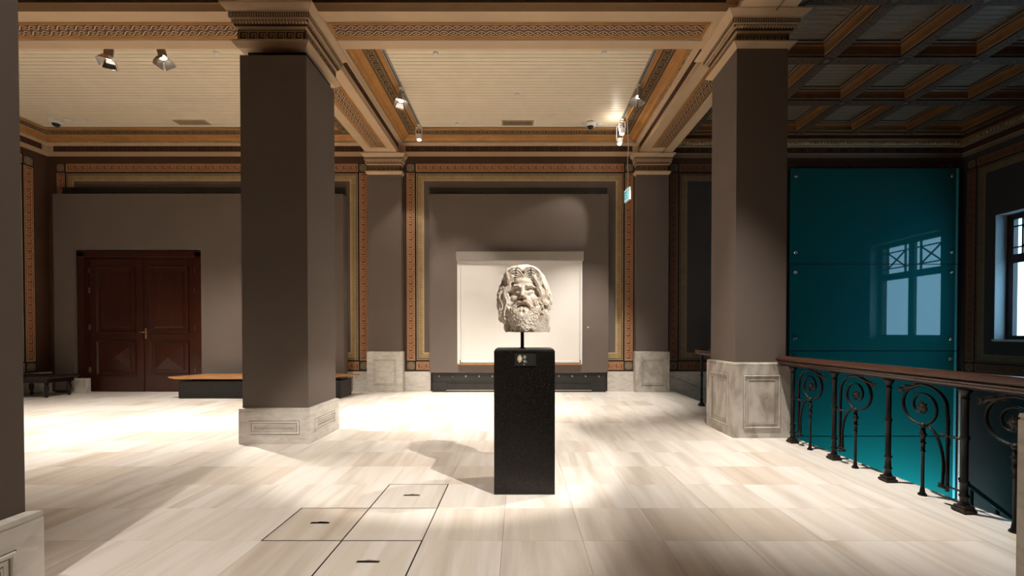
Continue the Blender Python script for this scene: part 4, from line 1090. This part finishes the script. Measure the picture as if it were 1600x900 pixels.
for y in ys: rail_post(t, y-4.3)
for y in (5.53, 4.785, 3.985, 3.24): spindle(t, y-4.3)
scroll(t, 5.885-4.3, 5.53-4.3); scroll(t, 5.11-4.3, 4.785-4.3); scroll(t, 3.61-4.3, 3.985-4.3); scroll(t, 2.86-4.3, 3.24-4.3)
t = empty('iron_railing', (XRAIL, 8.0, 0), 'short iron railing with wooden handrail behind the right pillar, at the stair head', 'railing')
handrail(t, 7.03-8.0, 8.98-8.0); rail_post(t, 8.83-8.0); rail_post(t, 7.85-8.0); spindle(t, 8.3-8.0); scroll(t, 7.85-8.0, 8.3-8.0)

# ---------------------------------------------------------------- lights on the ceiling
def spotlight(loc, aim, label, kind='square', drop=0.0, lit=True, group='spotlights on the ceiling tracks'):
    t = empty('spotlight', loc, label, 'spotlight', group)
    d = (V(aim)-V(loc)).normalized(); side = d.cross(V((0, 0, 1))).normalized(); up = side.cross(d)
    top = (HC-0.045 if loc[1] < 7.4 else HC)-loc[2]-(0.025 if abs(abs(loc[0])-2.345) < 0.01 else 0.0)
    mb = MB(); mb.tube([(0, 0, top-0.02), (0, 0, 0.02)], 0.018 if kind == 'square' else 0.009, 'lampgrey', 8); mb.box(-0.03, 0.03, -0.06, 0.06, top-0.03, top, 'white', 0.004); mb.build('mounting_stem', t)
    if kind == 'square':
        mb = MB(); rr = []
        for r_, a in ((0.045, -0.13), (0.062, -0.12), (0.062, 0.03), (0.068, 0.04)):
            rr.append([d*a+side*r_*math.cos(2*PI*k/14)+up*r_*math.sin(2*PI*k/14) for k in range(14)])
        mb.grid(rr, 'lampgrey'); mb.build('housing', t)
        mb = MB(); mb.poly([d*0.042+side*0.055*math.cos(2*PI*k/16)+up*0.055*math.sin(2*PI*k/16) for k in range(16)], 'lens' if lit else 'chrome'); mb.build('lens', t)
        for a in range(4):
            an = a*PI/2+0.2; e = side*math.cos(an)+up*math.sin(an); f = -side*math.sin(an)+up*math.cos(an)
            mb = MB(); b0 = d*0.045+e*0.068; b1 = d*0.155+e*0.125
            q = [b0-f*0.06, b0+f*0.06, b1+f*0.095, b1-f*0.095]; nn = (b1-b0).cross(f).normalized()*0.0015
            mb.grid([[p-nn for p in q], [p+nn for p in q]], 'chrome' if a % 2 else 'lampgrey', smooth=False); mb.build('barn_door', t)
    else:
        mb = MB()
        for s in (-1, 1): mb.box(s*0.07-0.006, s*0.07+0.006, -0.012, 0.012, -0.02, top-0.06, 'white')
        mb.box(-0.076, 0.076, -0.012, 0.012, top-0.07, top-0.055, 'white'); mb.build('yoke', t)
        mb = MB(); mb.box(-0.055, 0.055, -0.05, 0.05, -0.09, 0.03, 'white', 0.008); mb.build('housing', t)
        mb = MB(); q = V((0, 0, -0.03))+d*0.075; mb.poly([q+side*0.045*math.cos(2*PI*k/16)+up*0.045*math.sin(2*PI*k/16) for k in range(16)], 'lens'); mb.poly([q+side*0.045*math.cos(-2*PI*k/16)+up*0.045*math.sin(-2*PI*k/16) for k in range(16)], 'lens'); mb.build('lens', t)
for x, lab in ((-2.345, 'slim grey lighting track along the left edge of the central ceiling'), (2.35, 'slim grey lighting track along the right edge of the central ceiling')):
    mb = MB(); mb.box(x-0.035, x+0.035, 6.9+0.62, 10.42, HC-0.022, HC-0.002, 'lampgrey', 0.002); mb.box(x-0.008, x+0.008, 7.55, 10.40, HC-0.023, HC-0.0215, 'black'); tag(mb.build('lighting_track'), lab, 'track')
# the lamps shine from just beneath these fittings
spotlight((-6.69, 7.15, 6.01), (-6.3, 6.0, 0), 'grey spotlight with barn doors, leftmost of the two over the left bay', lit=True)
spotlight((-5.81, 7.15, 6.01), (-4.0, 6.6, 0), 'grey spotlight with barn doors, the one nearer the pillar over the left bay', lit=True)
spotlight((-2.345, 8.7, 6.13), (-1.9, 6.8, 1.2), 'lit spotlight with barn doors halfway along the left track')
spotlight((-2.345, 10.25, 6.10), (-1.5, 9.8, 0), 'small white yoke spotlight at the far end of the left track', 'yoke')
spotlight((2.345, 8.6, 6.15), (1.0, 8.2, 0), 'grey spotlight with barn doors halfway along the right track')
spotlight((2.345, 9.96, 6.10), (1.7, 9.3, 0), 'bright white yoke spotlight on the right track above the exit sign', 'yoke')
spotlight((2.345, 10.2, 5.98), (1.7, 9.6, 0), 'lower white lamp beside the bright yoke spotlight on the right track', 'yoke')

def disc(name, x, y, r_, h, lab, cat, mat='white', grp=None, z=HC):
    mb = MB(); mb.lathe(0, 0, [(r_*0.5, -h), (r_*0.85, -h*0.8), (r_, -h*0.3), (r_, 0)], mat, 18); o = mb.build(name, loc=(x, y, z)); tag(o, lab, cat, grp); return o
G = 'white discs on the ceiling'
def on_ceiling(px_, py_): 
    k = 4.87/((519+8.6-py_)/F_PX); y_ = 4.87*F_PX/(519-py_); return (px_-811)/F_PX*y_, y_
for (a, b_, r_, lab) in ((682, 86, 0.07, 'round white ceiling disc near the beam, left of centre in the middle bay'), (943, 85, 0.07, 'round white ceiling disc near the beam, right of centre in the middle bay'),
                        (808, 149, 0.07, 'small round smoke detector in the middle of the central ceiling'), (715, 195, 0.06, 'small white disc at the back of the central ceiling, left of the vent'),
                        (343, 86, 0.08, 'round white ceiling disc in the left bay beside the pillar'), (125, 191, 0.12, 'white ceiling disc in the left bay next to the dome camera'),
                        (108, 188, 0.10, 'pale ceiling disc closest to the left dome camera'), (143, 190, 0.09, 'pale small ceiling disc third from the left corner'),
                        (908, 195, 0.06, 'small white disc immediately left of the right dome camera'), (937, 195, 0.08, 'white disc immediately right of the right dome camera')):
    x, y = on_ceiling(a, b_); disc('ceiling_disc', x, min(y, 10.3), r_*0.68, 0.03, lab, 'detector', 'white', G)
for (a, b_, lab) in ((92, 193, 'white dome camera in the back left corner of the ceiling'), (922, 197, 'white dome camera near the right end of the central ceiling')):
    x, y = on_ceiling(a, b_-3); y = min(y, 10.25)
    t = empty('dome_camera', (x, y, HC), lab, 'camera'); mb = MB(); mb.lathe(0, 0, [(0.08, -0.085), (0.125, -0.07), (0.13, 0.0)], 'white', 18); mb.build('housing', t)
    mb = MB(); mb.sphere((0, 0, -0.085), 0.075, 0.075, 0.065, 'black', 14, 9); mb.build('dome', t)
for (a, b_, lab) in ((303, 193, 'dark rectangular ceiling vent in the left bay'), (809, 194, 'rectangular ceiling vent at the back of the central bay')):
    x, y = on_ceiling(a, b_); t = empty('ceiling_vent', (x, y, HC), lab, 'vent')
    mb = MB(); mb.box(-0.35, 0.35, -0.10, 0.10, -0.006, 0.0, 'black'); mb.build('duct', t)
    mb = MB()
    for b2 in ((-0.37, -0.34, -0.12, 0.12), (0.34, 0.37, -0.12, 0.12), (-0.34, 0.34, -0.12, -0.09), (-0.34, 0.34, 0.09, 0.12)): mb.box(*b2, -0.012, 0.0, 'bead')
    mb.build('frame', t)
    mb = MB()
    for k in range(24): mb.box(-0.33+k*0.0285, -0.33+k*0.0285+0.012, -0.09, 0.09, -0.011, -0.006, 'bead')
    mb.build('louvres', t, kind='stuff')

# exit sign on its cord
t = empty('exit_sign', (2.405, 9.68, 4.70), 'small glowing blue-green exit sign hanging on a white cord from the right track', 'sign')
u = V((0.033, -0.30, 0)).normalized(); nn = V((-u.y, u.x, 0)); nn = V((u.y, -u.x, 0)) if V((u.y, -u.x, 0)).x < 0 else nn
mb = MB(); mb.obox((0, 0, -0.16), u*0.16, nn*0.018, (0, 0, 0.135), 'white'); mb.build('casing', t)
Pq = V((0, 0, -0.16))-u*0.15+nn*0.019-V((0, 0, 0.125)); uu, vv = u, V((0, 0, 1))
if uu.cross(vv).dot(nn) < 0: Pq = V((0, 0, -0.16))+u*0.15+nn*0.019-V((0, 0, 0.125)); uu = -u
fr = (Pq, uu, vv); mb = MB()
mb.rect(fr, 0, 0.30, 0, 0.25, 'sign_white', 0.001); mb.rect(fr, 0.02, 0.28, 0.03, 0.22, 'sign_green', 0.002)
mb.rect(fr, 0.19, 0.25, 0.05, 0.20, 'sign_white', 0.003)
mb.ribbon(fr, [(0.12, 0.16), (0.10, 0.11), (0.13, 0.08), (0.12, 0.05)], 0.018, 'sign_white', 0.003); mb.ribbon(fr, [(0.10, 0.11), (0.07, 0.07)], 0.016, 'sign_white', 0.003)
mb.ribbon(fr, [(0.08, 0.15), (0.12, 0.16), (0.16, 0.13)], 0.013, 'sign_white', 0.003); mb.rect(fr, 0.118, 0.145, 0.175, 0.20, 'sign_white', 0.003)
mb.build('pictogram', t)
mb = MB(); mb.tube([(0.0, 0, -0.03), (0.012, 0, 0.2), (-0.006, 0, 0.55), (0.014, 0, 0.9), (0.0, 0, 1.25), (-0.02, 0.02, HC-4.70-0.02)], 0.0075, 'white', 6); mb.build('cord', t)
mb = MB(); mb.box(-0.02, 0.02, -0.05, 0.05, -0.028, 0.0, 'white'); mb.build('hanger', t)
